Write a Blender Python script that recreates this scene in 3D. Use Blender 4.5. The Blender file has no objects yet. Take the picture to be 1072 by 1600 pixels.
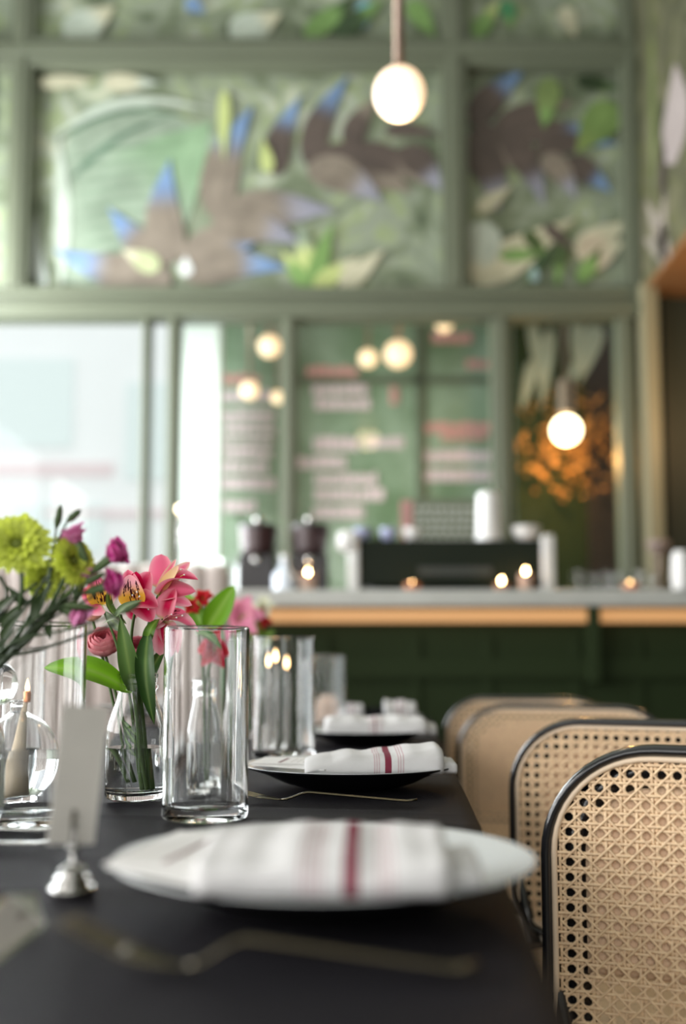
import bpy, bmesh, math, random
from mathutils import Vector, Matrix
random.seed(7)
PI = math.pi
S = bpy.context.scene
COL = S.collection
# ------------------------------------------------------------------ camera
F = 1563.0                        # focal length in px of the 1072x1600 frame
CX, HOR = 536.0, 1046.0
PITCH = math.radians(5.0)
YC = HOR - F * math.tan(PITCH)
CAMZ = 0.908
cam = bpy.data.cameras.new('camera')
cam_o = bpy.data.objects.new('camera', cam)
COL.objects.link(cam_o)
cam.sensor_fit = 'VERTICAL'
cam.sensor_height = 36.0
cam.sensor_width = 24.12
cam.lens = F / 1600.0 * 36.0
cam.shift_y = (YC - 800.0) / 1600.0
cam.clip_start = 0.05
cam_o.location = (0, 0, CAMZ)
cam_o.rotation_euler = (PI / 2 + PITCH, 0, 0)
cam.dof.use_dof = True
cam.dof.focus_distance = 1.19
cam.dof.aperture_fstop = 1.75
S.camera = cam_o
S.view_settings.view_transform = 'Standard'
S.view_settings.look = 'None'
S.view_settings.gamma = 1
S.view_settings.exposure = 0.0
S.view_settings.use_curve_mapping = False
# ------------------------------------------------------------------ world and daylight
world = bpy.data.worlds.new('overcast')
S.world = world
world.use_nodes = True
wb = world.node_tree.nodes['Background']
wb.inputs[0].default_value = (0.93, 0.97, 1.0, 1)
wb.inputs[1].default_value = 1.2

def area(name, loc, rot, sx, sy, power, colour):
    l = bpy.data.lights.new(name, 'AREA')
    l.shape = 'RECTANGLE'; l.size = sx; l.size_y = sy; l.energy = power; l.color = colour
    o = bpy.data.objects.new(name, l); COL.objects.link(o)
    o.location = loc; o.rotation_euler = rot
    return o
def point(name, loc, power, colour, r=0.03):
    l = bpy.data.lights.new(name, 'POINT')
    l.energy = power; l.color = colour; l.shadow_soft_size = r
    o = bpy.data.objects.new(name, l); COL.objects.link(o); o.location = loc
    return o
# daylight through the openings of the left wall, with added rear and corner fills
area('daylight_left', (-3.12, 2.8, 2.0), (0, -PI / 2, 0), 2.2, 3.4, 135, (0.96, 0.98, 1.0))
area('daylight_left_near', (-3.12, 0.08, 1.95), (0, -PI / 2, 0), 2.1, 1.7, 110, (1.0, 0.97, 0.94))
area('rear_fill', (-1.0, -1.7, 1.75), (PI / 2, 0, -0.25), 2.6, 2.2, 50, (1.0, 0.97, 0.93))  # unseen fill added to brighten the chair backs
area('daylight_terrace', (-2.0, 5.45, 1.9), (PI / 2, 0, PI), 2.2, 1.9, 130, (0.95, 0.98, 1.0))
area('corner_fill', (-3.12, 4.6, 2.4), (0, -PI / 2, math.radians(42)), 2.0, 1.3, 300, (0.95, 0.98, 1.0))  # added fill aimed at the left part of the back wall

# ------------------------------------------------------------------ helpers
def W(px, py, Y):
    """scene point at depth Y that lies on the sight line through a photo pixel"""
    u = (px - CX) / F; v = (YC - py) / F
    c, s = math.cos(PITCH), math.sin(PITCH)
    k = Y / (c - v * s)
    return Vector((u * k, Y, CAMZ + (s + v * c) * k))
def T(px, py, Z=0.75):
    u = (px - CX) / F; v = (YC - py) / F
    c, s = math.cos(PITCH), math.sin(PITCH)
    k = (Z - CAMZ) / (s + v * c)
    return Vector((u * k, (c - v * s) * k, Z))

def nodes(name):
    m = bpy.data.materials.new(name); m.use_nodes = True
    nt = m.node_tree
    return m, nt, nt.nodes['Principled BSDF']
def mat(name, col, rough=0.5, metal=0.0, noise=0.0, nscale=20, bump=0.0, bscale=200, sheen=0.0, emit=None, estr=0, coat=0, trans=0.0, spec=None):
    m, nt, b = nodes(name)
    b.inputs['Base Color'].default_value = (*col, 1)
    b.inputs['Roughness'].default_value = rough
    b.inputs['Metallic'].default_value = metal
    if spec is not None: b.inputs['Specular IOR Level'].default_value = spec
    if sheen: 
        b.inputs['Sheen Weight'].default_value = sheen
        b.inputs['Sheen Roughness'].default_value = 0.5
    if coat: b.inputs['Coat Weight'].default_value = coat
    if emit:
        b.inputs['Emission Color'].default_value = (*emit, 1); b.inputs['Emission Strength'].default_value = estr
    tc = nt.nodes.new('ShaderNodeTexCoord')
    if noise:
        n = nt.nodes.new('ShaderNodeTexNoise'); n.inputs['Scale'].default_value = nscale; n.inputs['Detail'].default_value = 4
        nt.links.new(tc.outputs['Object'], n.inputs['Vector'])
        mx = nt.nodes.new('ShaderNodeMix'); mx.data_type = 'RGBA'
        mx.inputs[6].default_value = (*[c * (1 - noise) for c in col], 1)
        mx.inputs[7].default_value = (*[min(1, c * (1 + noise)) for c in col], 1)
        nt.links.new(n.outputs[0], mx.inputs[0]); nt.links.new(mx.outputs[2], b.inputs['Base Color'])
    if bump:
        n2 = nt.nodes.new('ShaderNodeTexNoise'); n2.inputs['Scale'].default_value = bscale
        nt.links.new(tc.outputs['Object'], n2.inputs['Vector'])
        bp = nt.nodes.new('ShaderNodeBump'); bp.inputs['Strength'].default_value = bump; bp.inputs['Distance'].default_value = 0.002
        nt.links.new(n2.outputs[0], bp.inputs['Height']); nt.links.new(bp.outputs[0], b.inputs['Normal'])
    if trans:
        tr = nt.nodes.new('ShaderNodeBsdfTranslucent')
        tr.inputs[0].default_value = (*col, 1)
        ms = nt.nodes.new('ShaderNodeMixShader'); ms.inputs[0].default_value = trans
        out = nt.nodes['Material Output']
        nt.links.new(b.outputs[0], ms.inputs[1]); nt.links.new(tr.outputs[0], ms.inputs[2]); nt.links.new(ms.outputs[0], out.inputs[0])
    return m
def attr_mat(name, rough=0.5, trans=0.35, noise=0.0):
    m, nt, b = nodes(name)
    a = nt.nodes.new('ShaderNodeAttribute'); a.attribute_name = 'Col'
    b.inputs['Roughness'].default_value = rough
    nt.links.new(a.outputs['Color'], b.inputs['Base Color'])
    if trans:
        tr = nt.nodes.new('ShaderNodeBsdfTranslucent'); nt.links.new(a.outputs['Color'], tr.inputs[0])
        ms = nt.nodes.new('ShaderNodeMixShader'); ms.inputs[0].default_value = trans
        nt.links.new(b.outputs[0], ms.inputs[1]); nt.links.new(tr.outputs[0], ms.inputs[2])
        nt.links.new(ms.outputs[0], nt.nodes['Material Output'].inputs[0])
    return m
def glass_mat(name, col=(1, 1, 1), ior=1.45, rough=0.0):
    m = bpy.data.materials.new(name); m.use_nodes = True
    nt = m.node_tree; nt.nodes.clear()
    g = nt.nodes.new('ShaderNodeBsdfGlass'); g.inputs['Color'].default_value = (*col, 1)
    g.inputs['IOR'].default_value = ior; g.inputs['Roughness'].default_value = rough
    o = nt.nodes.new('ShaderNodeOutputMaterial'); nt.links.new(g.outputs[0], o.inputs[0])
    return m
def pane_mat(name, tint=(0.95, 0.98, 0.96), refl=0.015, haze=0.0):
    """thin window glass: clear with a faint reflection and a film of dust"""
    m = bpy.data.materials.new(name); m.use_nodes = True
    nt = m.node_tree; nt.nodes.clear()
    t = nt.nodes.new('ShaderNodeBsdfTransparent'); t.inputs[0].default_value = (*tint, 1)
    g = nt.nodes.new('ShaderNodeBsdfGlossy'); g.inputs['Roughness'].default_value = 0.02
    d = nt.nodes.new('ShaderNodeBsdfDiffuse'); d.inputs[0].default_value = (0.8, 0.86, 0.82, 1)
    m1 = nt.nodes.new('ShaderNodeMixShader'); m1.inputs[0].default_value = refl
    nt.links.new(t.outputs[0], m1.inputs[1]); nt.links.new(g.outputs[0], m1.inputs[2])
    m2 = nt.nodes.new('ShaderNodeMixShader'); m2.inputs[0].default_value = haze
    nt.links.new(m1.outputs[0], m2.inputs[1]); nt.links.new(d.outputs[0], m2.inputs[2])
    o = nt.nodes.new('ShaderNodeOutputMaterial'); nt.links.new(m2.outputs[0], o.inputs[0])
    return m

class MB:
    """collects geometry; build() links it as one mesh object"""
    def __init__(s): s.v = []; s.f = []; s.c = []; s.m = []; s.cur = 0
    def vert(s, p, c=(1, 1, 1)): s.v.append(tuple(p)); s.c.append(c); return len(s.v) - 1
    def face(s, idx): s.f.append(tuple(idx)); s.m.append(s.cur)
    def box(s, a, b, M=None):
        x0, y0, z0 = a; x1, y1, z1 = b
        pts = [(x0, y0, z0), (x1, y0, z0), (x1, y1, z0), (x0, y1, z0), (x0, y0, z1), (x1, y0, z1), (x1, y1, z1), (x0, y1, z1)]
        n = len(s.v)
        for p in pts:
            p = Vector(p)
            if M is not None: p = M @ p
            s.vert(p)
        for q in ((0, 3, 2, 1), (4, 5, 6, 7), (0, 1, 5, 4), (1, 2, 6, 5), (2, 3, 7, 6), (3, 0, 4, 7)): s.face([n + i for i in q])
        return s
    def lathe(s, prof, seg=48, c=(0, 0, 0), closed=False, M=None):
        """prof: (r, z) from bottom to top outside; short support loops keep sharp corners crisp"""
        out = []; n_ = len(prof)
        def turn(i):
            if i <= 0 or i >= n_ - 1: return 1.0
            a = Vector((prof[i][0] - prof[i-1][0], prof[i][1] - prof[i-1][1])); b = Vector((prof[i+1][0] - prof[i][0], prof[i+1][1] - prof[i][1]))
            return a.angle(b) if a.length > 1e-7 and b.length > 1e-7 else 0
        for i in range(n_):
            out.append(prof[i])
            if i < n_ - 1:
                p, q = Vector(prof[i]), Vector(prof[i+1]); L = (q - p).length
                if L > .0015:
                    d = min(.0004, L * .1) / L
                    if turn(i) > .3 and p.x > 1e-6: out.append(tuple(p.lerp(q, d)))
                    if turn(i + 1) > .3 and q.x > 1e-6: out.append(tuple(p.lerp(q, 1 - d)))
        prof = out
        rings = []
        for r, z in prof:
            if r < 1e-6:
                p = Vector((c[0], c[1], c[2] + z)); p = M @ p if M else p
                rings.append([s.vert(p)])
            else:
                ring = []
                for i in range(seg):
                    a = 2 * PI * i / seg
                    p = Vector((c[0] + r * math.cos(a), c[1] + r * math.sin(a), c[2] + z)); p = M @ p if M else p
                    ring.append(s.vert(p))
                rings.append(ring)
        pr = list(zip(rings[:-1], rings[1:]))
        if closed: pr.append((rings[-1], rings[0]))
        for A, B in pr:
            if len(A) == 1 and len(B) == 1: continue
            for i in range(seg):
                j = (i + 1) % seg
                if len(A) == 1: s.face((A[0], B[j], B[i]))
                elif len(B) == 1: s.face((A[i], A[j], B[0]))
                else: s.face((A[i], A[j], B[j], B[i]))
        return s
    def tube(s, pts, rad, seg=8, cap=True, flat=1.0, up=None, closed=False, col=None):
        pts = [Vector(p) for p in pts]; n = len(pts)
        if not hasattr(rad, '__len__'): rad = [rad] * n
        prev = None; rings = []
        for i, p in enumerate(pts):
            if closed: t = pts[(i + 1) % n] - pts[(i - 1) % n]
            else: t = pts[min(i + 1, n - 1)] - pts[max(i - 1, 0)]
            if t.length < 1e-9: t = Vector((0, 0, 1))
            t.normalize()
            if up is not None: a = Vector(up) - t * t.dot(Vector(up))
            elif prev is None:
                a = t.orthogonal()
            else: a = prev - t * t.dot(prev)
            if a.length < 1e-6: a = t.orthogonal()
            a.normalize(); prev = a; b = t.cross(a)
            cc = col(i / max(1, n - 1)) if col else (1, 1, 1)
            rings.append([s.vert(p + (a * math.cos(2 * PI * k / seg) * flat + b * math.sin(2 * PI * k / seg)) * rad[i], cc) for k in range(seg)])
        m = n if closed else n - 1
        for i in range(m):
            A, B = rings[i], rings[(i + 1) % n]
            for k in range(seg):
                j = (k + 1) % seg; s.face((A[k], A[j], B[j], B[k]))
        if cap and not closed:
            s.face(rings[0][::-1]); s.face(rings[-1])
        return s
    def ball(s, c, r, seg=16, rz=None, n=10, M=None):
        rz = rz or r
        return s.lathe([(0 if k in (0, n) else r * math.sin(PI * k / n), -rz * math.cos(PI * k / n)) for k in range(n + 1)], seg, c, M=M)
    def petal(s, base, tip, w, normal, bend=0.0, cup=0.0, nt=10, ns=6, col=None, shape=0.55, point=1.0, twist=0.0):
        base = Vector(base); tip = Vector(tip); d = tip - base; L = d.length; d.normalize()
        nrm = Vector(normal); nrm = (nrm - d * d.dot(nrm)).normalized(); side = d.cross(nrm)
        grid = []
        for i in range(nt + 1):
            t = i / nt
            ww = w * 0.5 * (math.sin(PI * min(1, max(0, t ** shape))) ** (0.75 * point)) if 0 < t < 1 else w * 0.012
            ww = max(ww, w * 0.03 * (1 - t) + 0.0001)
            tw = twist * t
            sd = side * math.cos(tw) + nrm * math.sin(tw); nn = nrm * math.cos(tw) - side * math.sin(tw)
            row = []
            for j in range(ns + 1):
                q = -1 + 2 * j / ns
                p = base + d * (L * t) + sd * (q * ww) + nrm * (bend * L * math.sin(PI * t)) + nn * (cup * ww * (q * q))
                row.append(s.vert(p, col(t, q) if col else (1, 1, 1)))
            grid.append(row)
        for i in range(nt):
            for j in range(ns):
                s.face((grid[i][j], grid[i][j + 1], grid[i + 1][j + 1], grid[i + 1][j]))
        return s
    def build(s, name, material=None, parent=None, smooth=True, loc=None, bevel=0, solid=0, subsurf=0):
        me = bpy.data.meshes.new(name); me.from_pydata(s.v, [], s.f); me.update()
        mats = material if isinstance(material, (list, tuple)) else [material]
        for m_ in mats:
            if m_: me.materials.append(m_)
        if len(mats) > 1: me.polygons.foreach_set('material_index', s.m)
        if any(c != (1, 1, 1) for c in s.c):
            a = me.color_attributes.new('Col', 'FLOAT_COLOR', 'POINT')
            a.data.foreach_set('color', [x for c in s.c for x in (*c, 1)])
        bm = bmesh.new(); bm.from_mesh(me); bmesh.ops.recalc_face_normals(bm, faces=bm.faces); bm.to_mesh(me); bm.free()
        if smooth: me.polygons.foreach_set('use_smooth', [True] * len(me.polygons))
        o = bpy.data.objects.new(name, me); COL.objects.link(o)
        if parent: o.parent = parent
        if loc is not None: o.location = loc
        if bevel:
            b = o.modifiers.new('bevel', 'BEVEL'); b.width = bevel; b.segments = 3; b.limit_method = 'ANGLE'
        if solid:
            b = o.modifiers.new('solid', 'SOLIDIFY'); b.thickness = solid; b.offset = 0
        if subsurf:
            b = o.modifiers.new('sub', 'SUBSURF'); b.levels = subsurf; b.render_levels = subsurf
        return o
def tag(o, label=None, cat=None, group=None, kind=None):
    if label: o['label'] = label
    if cat: o['category'] = cat
    if group: o['group'] = group
    if kind: o['kind'] = kind
    return o
def empty(name, loc, rz=0, label=None, cat=None, group=None):
    o = bpy.data.objects.new(name, None); COL.objects.link(o); o.location = loc; o.rotation_euler = (0, 0, rz)
    o.empty_display_size = 0.02
    return tag(o, label, cat, group)
def kids(o): return [c for c in bpy.data.objects if c.parent == o]
def copy_tree(o, parent=None):
    c = o.copy(); COL.objects.link(c); c.parent = parent
    for ch in kids(o): copy_tree(ch, c)
    return c
def struct(mb, name, m, **k):
    o = mb.build(name, m, smooth=k.pop('smooth', False), **k); o['kind'] = 'structure'; return o

# ------------------------------------------------------------------ materials
M_green = mat('painted_green', (0.105, 0.118, 0.078), 0.45, noise=0.08, nscale=3)
M_green2 = mat('bar_green', (0.019, 0.032, 0.010), 0.7, spec=.2, noise=0.1, nscale=2)
M_dark = mat('dark_recess', (0.02, 0.028, 0.018), 0.6)
M_floor = mat('floor_wood', (0.22, 0.19, 0.16), 0.45, noise=0.3, nscale=6)
M_ceil = mat('ceiling_paint', (0.5, 0.52, 0.47), 0.8)
M_wall = mat('wall_paint', (0.42, 0.44, 0.38), 0.8, noise=0.05)
M_marble = mat('bar_marble', (0.52, 0.53, 0.50), 0.3, noise=0.15, nscale=8)
M_led = mat('led_strip', (0.3, 0.2, 0.1), 0.5, emit=(1.0, 0.47, 0.17), estr=0.50)
M_black = mat('black_lacquer', (0.012, 0.012, 0.014), 0.22, coat=0.4)
M_cane = mat('cane', (0.86, 0.585, 0.37), 0.5, noise=0.3, nscale=120)
M_canew = mat('cane_binding', (0.76, 0.60, 0.44), 0.45, noise=0.12, nscale=30)
M_caneb = mat('cane_backing', (0.86, 0.62, 0.41), 0.55, noise=0.14, nscale=45, bump=0.5, bscale=300)
M_steel = mat('steel', (0.58, 0.57, 0.55), 0.10, metal=1)
M_brass = mat('aged_brass_steel', (0.085, 0.072, 0.045), 0.22, metal=1)
M_goldtube = mat('brass_tube', (0.24, 0.17, 0.13), 0.35, metal=0.6)
M_white = mat('white_glaze', (0.55, 0.57, 0.58), 0.25)
M_blackglaze = mat('black_glaze', (0.006, 0.006, 0.007), 0.6, spec=0.15)
M_paper = mat('menu_paper', (0.66, 0.65, 0.64), 0.8, noise=0.03, nscale=60)
M_card = mat('place_card_paper', (0.62, 0.60, 0.56), 0.8, noise=0.12, nscale=35, trans=0.3)
M_wine = mat('burgundy_ink', (0.12, 0.02, 0.035), 0.7)
M_ink = mat('grey_ink', (0.45, 0.43, 0.42), 0.8)
M_glass = glass_mat('clear_glass', (0.985, 0.99, 0.99), 1.30)
M_water = glass_mat('water', (0.99, 1, 1), 1.33)
M_globe = mat('opal_globe', (1, 0.9, 0.75), 0.3, emit=(1.0, 0.80, 0.55), estr=1.4)
def limb(m, edge=(1.0, .42, .16), k=.75):
    nt = m.node_tree; b = nt.nodes['Principled BSDF']; lw = nt.nodes.new('ShaderNodeLayerWeight'); lw.inputs[0].default_value = .35
    mx = nt.nodes.new('ShaderNodeMix'); mx.data_type = 'RGBA'; mx.inputs[6].default_value = tuple(b.inputs['Emission Color'].default_value)
    mx.inputs[7].default_value = (*[c * k for c in edge], 1); nt.links.new(lw.outputs['Facing'], mx.inputs[0]); nt.links.new(mx.outputs[2], b.inputs['Emission Color'])
    return m
limb(M_globe)
M_flame = mat('flame', (1, 0.7, 0.4), 0.5, emit=(1.0, 0.62, 0.27), estr=70)
M_wax = mat('wax', (0.75, 0.55, 0.42), 0.5, trans=0.3, emit=(1.0, 0.45, 0.2), estr=0.15)
M_taupe = mat('taupe_upholstery', (0.50, 0.43, 0.40), 0.9, noise=0.06, nscale=10, sheen=0.3)
M_wick = mat('cotton_wick', (0.72, 0.58, 0.42), 0.9, noise=0.15, nscale=80)
M_petal = attr_mat('petal', 0.5, 0.35)
M_petal.node_tree.nodes['Principled BSDF'].inputs['Specular IOR Level'].default_value = .12
M_leaf = attr_mat('leaf', 0.4, 0.25)
M_leaf.node_tree.nodes['Principled BSDF'].inputs['Specular IOR Level'].default_value = .3
M_paint = attr_mat('mural_paint', 0.6, 0.0)
_nt = M_paint.node_tree; _b = _nt.nodes['Principled BSDF']; _tc = _nt.nodes.new('ShaderNodeTexCoord'); _n = _nt.nodes.new('ShaderNodeTexNoise')
_n.inputs['Scale'].default_value = 7; _n.inputs['Detail'].default_value = 5; _nt.links.new(_tc.outputs['Object'], _n.inputs['Vector'])
_mx = _nt.nodes.new('ShaderNodeMix'); _mx.data_type = 'RGBA'; _mx.blend_type = 'SOFT_LIGHT'; _mx.inputs[0].default_value = .6
_at = [q for q in _nt.nodes if q.bl_idname == 'ShaderNodeAttribute'][0]
_nt.links.new(_at.outputs['Color'], _mx.inputs[6]); _nt.links.new(_n.outputs[0], _mx.inputs[7]); _nt.links.new(_mx.outputs[2], _b.inputs['Base Color'])
M_pane = pane_mat('window_pane')
M_porc = mat('white_porcelain', (0.70, 0.70, 0.69), 0.3)
M_pinkl = mat('pink_lettering', (0.80, 0.55, 0.56), 0.7)

def cloth_mat():
    m, nt, b = nodes('charcoal_linen')
    tc = nt.nodes.new('ShaderNodeTexCoord')
    w1 = nt.nodes.new('ShaderNodeTexWave'); w1.bands_direction = 'X'; w1.inputs['Scale'].default_value = 220
    w2 = nt.nodes.new('ShaderNodeTexWave'); w2.bands_direction = 'Y'; w2.inputs['Scale'].default_value = 220
    n = nt.nodes.new('ShaderNodeTexNoise'); n.inputs['Scale'].default_value = 9; n.inputs['Detail'].default_value = 6
    for q in (w1, w2, n): nt.links.new(tc.outputs['Object'], q.inputs['Vector'])
    ad = nt.nodes.new('ShaderNodeMath'); ad.operation = 'ADD'
    nt.links.new(w1.outputs['Fac'], ad.inputs[0]); nt.links.new(w2.outputs['Fac'], ad.inputs[1])
    bp = nt.nodes.new('ShaderNodeBump'); bp.inputs['Strength'].default_value = 0.5; bp.inputs['Distance'].default_value = 0.0006
    nt.links.new(ad.outputs[0], bp.inputs['Height'])
    nt.links.new(bp.outputs[0], b.inputs['Normal'])
    mx = nt.nodes.new('ShaderNodeMix'); mx.data_type = 'RGBA'
    mx.inputs[6].default_value = (0.010, 0.0093, 0.0115, 1); mx.inputs[7].default_value = (0.019, 0.0177, 0.0215, 1)
    nt.links.new(n.outputs[0], mx.inputs[0]); nt.links.new(mx.outputs[2], b.inputs['Base Color'])
    b.inputs['Roughness'].default_value = 0.6
    b.inputs['Sheen Weight'].default_value = 0.0; b.inputs['Sheen Roughness'].default_value = 0.4
    b.inputs['Specular IOR Level'].default_value = 0.06
    return m
M_cloth = cloth_mat()

def napkin_mat(name, centre, groups, band=0.0065):
    """white linen with woven burgundy stripes running across at given local x"""
    m, nt, b = nodes(name)
    tc = nt.nodes.new('ShaderNodeTexCoord'); sp = nt.nodes.new('ShaderNodeSeparateXYZ')
    nt.links.new(tc.outputs['Object'], sp.inputs[0])
    def stripe(c, hw, prev):
        s1 = nt.nodes.new('ShaderNodeMath'); s1.operation = 'SUBTRACT'; s1.inputs[1].default_value = c
        s2 = nt.nodes.new('ShaderNodeMath'); s2.operation = 'ABSOLUTE'
        s3 = nt.nodes.new('ShaderNodeMath'); s3.operation = 'LESS_THAN'; s3.inputs[1].default_value = hw
        nt.links.new(sp.outputs[0], s1.inputs[0]); nt.links.new(s1.outputs[0], s2.inputs[0]); nt.links.new(s2.outputs[0], s3.inputs[0])
        if prev is None: return s3.outputs[0]
        ad = nt.nodes.new('ShaderNodeMath'); ad.operation = 'MAXIMUM'
        nt.links.new(prev, ad.inputs[0]); nt.links.new(s3.outputs[0], ad.inputs[1]); return ad.outputs[0]
    strong = stripe(centre, band * 0.5, None)
    weak = None
    for g in groups: weak = stripe(g, 0.0007, weak)
    m1 = nt.nodes.new('ShaderNodeMix'); m1.data_type = 'RGBA'
    m1.inputs[6].default_value = (0.60, 0.592, 0.595, 1); m1.inputs[7].default_value = (0.46, 0.32, 0.34, 1)
    m2 = nt.nodes.new('ShaderNodeMix'); m2.data_type = 'RGBA'
    m2.inputs[7].default_value = (0.19, 0.02, 0.045, 1)
    nt.links.new(weak, m1.inputs[0]); nt.links.new(m1.outputs[2], m2.inputs[6]); nt.links.new(strong, m2.inputs[0])
    nt.links.new(m2.outputs[2], b.inputs['Base Color'])
    b.inputs['Roughness'].default_value = 0.9
    n = nt.nodes.new('ShaderNodeTexNoise'); n.inputs['Scale'].default_value = 70; n.inputs['Detail'].default_value = 5
    nt.links.new(tc.outputs['Object'], n.inputs['Vector'])
    bp = nt.nodes.new('ShaderNodeBump'); bp.inputs['Strength'].default_value = 0.25; bp.inputs['Distance'].default_value = 0.003
    nt.links.new(n.outputs[0], bp.inputs['Height']); nt.links.new(bp.outputs[0], b.inputs['Normal'])
    return m

# ------------------------------------------------------------------ room shell
YW = 5.6                                     # panelled back wall plane
XR = W(1000, 455, YW).x                      # corner with the right wall
ZR = W(1000, 455, YW).z                      # underside of the right wall's mural
XL = -3.0
ZC = 4.95
struct(MB().box((XL, -3, -0.05), (3.2, 5.62, 0)), 'floor', M_floor)
struct(MB().box((XL, -3, ZC), (3.2, 5.8, ZC + 0.1)), 'ceiling', M_ceil)
mb = MB()                                    # left wall with three tall openings
mb.box((XL - 0.15, -3, 0), (XL, 5.8, 0.85)); mb.box((XL - 0.15, -3, 3.2), (XL, 5.8, ZC))
for y0, y1 in ((-3, -0.8), (0.95, 1.1), (2.75, 2.9), (5.4, 5.8)): mb.box((XL - 0.15, y0, 0.85), (XL, y1, 3.2))
struct(mb, 'wall_left', M_wall)
for k, (y0, y1) in enumerate(((-0.8, 0.95), (1.1, 2.75), (2.9, 5.4))):
    mb = MB()
    for a, b in (((y0), (y0 + .05)), ((y1 - .05), y1)): mb.box((XL - 0.1, a, 0.85), (XL - 0.04, b, 3.2))
    mb.box((XL - 0.1, y0, 0.85), (XL - 0.04, y1, 0.9)); mb.box((XL - 0.1, y0, 3.15), (XL - 0.04, y1, 3.2))
    struct(mb, 'window_%d' % (k + 10), M_green)
mb = MB(); mb.box((XL, -1.95, 0), (3.2, -1.8, .6)); mb.box((XL, -1.95, 2.9), (3.2, -1.8, ZC)); mb.box((XL, -1.95, .6), (-2.4, -1.8, 2.9)); mb.box((.5, -1.95, .6), (3.2, -1.8, 2.9))
struct(mb, 'wall_front', M_wall)
# right wall: mural above, deep alcove below
def attrs(): pass
def mural_mat():
    m, nt, b = nodes('mural_ground')
    tc = nt.nodes.new('ShaderNodeTexCoord')
    n = nt.nodes.new('ShaderNodeTexNoise'); n.inputs['Scale'].default_value = 3.2; n.inputs['Detail'].default_value = 5; n.inputs['Distortion'].default_value = 1.2
    nt.links.new(tc.outputs['Object'], n.inputs['Vector'])
    cr = nt.nodes.new('ShaderNodeValToRGB'); e = cr.color_ramp.elements
    e[0].position = 0.30; e[0].color = (0.06, 0.08, 0.045, 1)
    e[1].position = 0.72; e[1].color = (0.42, 0.44, 0.30, 1)
    for p, c in ((0.42, (0.15, 0.18, 0.11)), (0.5, (0.22, 0.25, 0.19)), (0.56, (0.22, 0.27, 0.13)), (0.62, (0.30, 0.33, 0.27))):
        k = e.new(p); k.color = (*c, 1)
    nt.links.new(n.outputs[0], cr.inputs[0]); nt.links.new(cr.outputs[0], b.inputs['Base Color'])
    b.inputs['Roughness'].default_value = 0.6
    return m
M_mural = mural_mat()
M_mural_shaded = mural_mat()
for el in [q for q in M_mural_shaded.node_tree.nodes if q.bl_idname == 'ShaderNodeValToRGB'][0].color_ramp.elements:
    el.color = (el.color[0] * .42, el.color[1] * .36, el.color[2] * .28, 1)  # shaded copy: the right wall's dimness is put into the colour
wr = struct(MB().box((XR, -3, ZR), (XR + 0.12, YW + 0.1, ZC)), 'wall_right', M_mural_shaded)
mb = MB(); mb.box((XR + 0.9, -3, 0), (XR + 1.0, YW + 0.2, ZR)); mb.box((XR, YW, 0), (XR + 1.0, YW + 0.15, ZR))
mb.box((XR + 0.12, YW - 0.03, 0), (XR + 0.16, YW, ZR)); mb.box((XR + 0.30, YW - 0.03, 0), (XR + 0.34, YW, ZR))
struct(mb, 'wall_alcove', M_dark)
M_soffit = mat('brown_soffit', (0.20, 0.10, 0.04), 0.5)
struct(MB().box((XR, -3, ZR - 0.04), (XR + 1.0, YW, ZR - 0.002)), 'trim_11', M_soffit)
# back wall: upper solid part with the mural, framed by green mouldings
def wx(px): return W(px, 700, YW).x
zb = lambda py: W(600, py, YW).z
ZU = zb(478)
wallb = struct(MB().box((XL, YW + 0.06, ZU), (XR, YW + 0.16, ZC)), 'wall_back', M_mural)
def bar_(n, x0, x1, z0, z1, y0=-0.05, y1=0.06, m=M_green):
    mb = MB()
    mb.box((x0, YW + y0, z0), (x1, YW + y1, z1))
    w = x1 - x0; h = z1 - z0
    if w > h: mb.box((x0, YW + y0 - 0.02, z0 + h * .3), (x1, YW + y0, z1 - h * .3))
    else: mb.box((x0 + w * .3, YW + y0 - 0.02, z0), (x1 - w * .3, YW + y0, z1))
    return struct(mb, 'trim_%d' % n, m, bevel=0.006)
wxu = lambda px, py: W(px, py, YW).x
bar_(1, XL, XR, zb(108), zb(66))
bar_(2, XL, XR, zb(478), zb(452))
bar_(3, XL, XR, zb(503), zb(478), y0=-0.09)
for k, (a, b) in enumerate(((14, 48), (690, 730), (972, 1001))):
    bar_(4 + k, wxu(a, 300), wxu(b, 300), zb(452), ZC, y0=-0.045)
# lower posts between the panes
ZS = 1.0
posts = ((222, 234), (262, 281), (440, 463), (768, 800), (965, 992))
for k, (a, b) in enumerate(posts):
    bar_(20 + k, wxu(a, 700), wxu(b, 700), 0, zb(500), y0=-0.05)
bar_(30, XL, XL + 0.3, 0, zb(500))
bar_(31, XL, XR, 0, 0.9)
mb = MB().box((wxu(998, 700), YW - 0.16, 0), (wxu(1021, 700), YW - 0.02, ZR)); 
struct(mb, 'trim_12', mat('jamb_green', (0.22, 0.20, 0.12), 0.45), bevel=0.006)
panes = ((XL + 0.3, wxu(222, 700)), (wxu(234, 700), wxu(262, 700)), (wxu(281, 700), wxu(440, 700)), (wxu(463, 700), wxu(768, 700)), (wxu(800, 700), wxu(965, 700)))
for k, (a, b) in enumerate(panes):
    struct(MB().box((a, YW - 0.004, 0.9), (b, YW + 0.004, zb(500))), 'window_%d' % (k + 1), M_pane)

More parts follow.
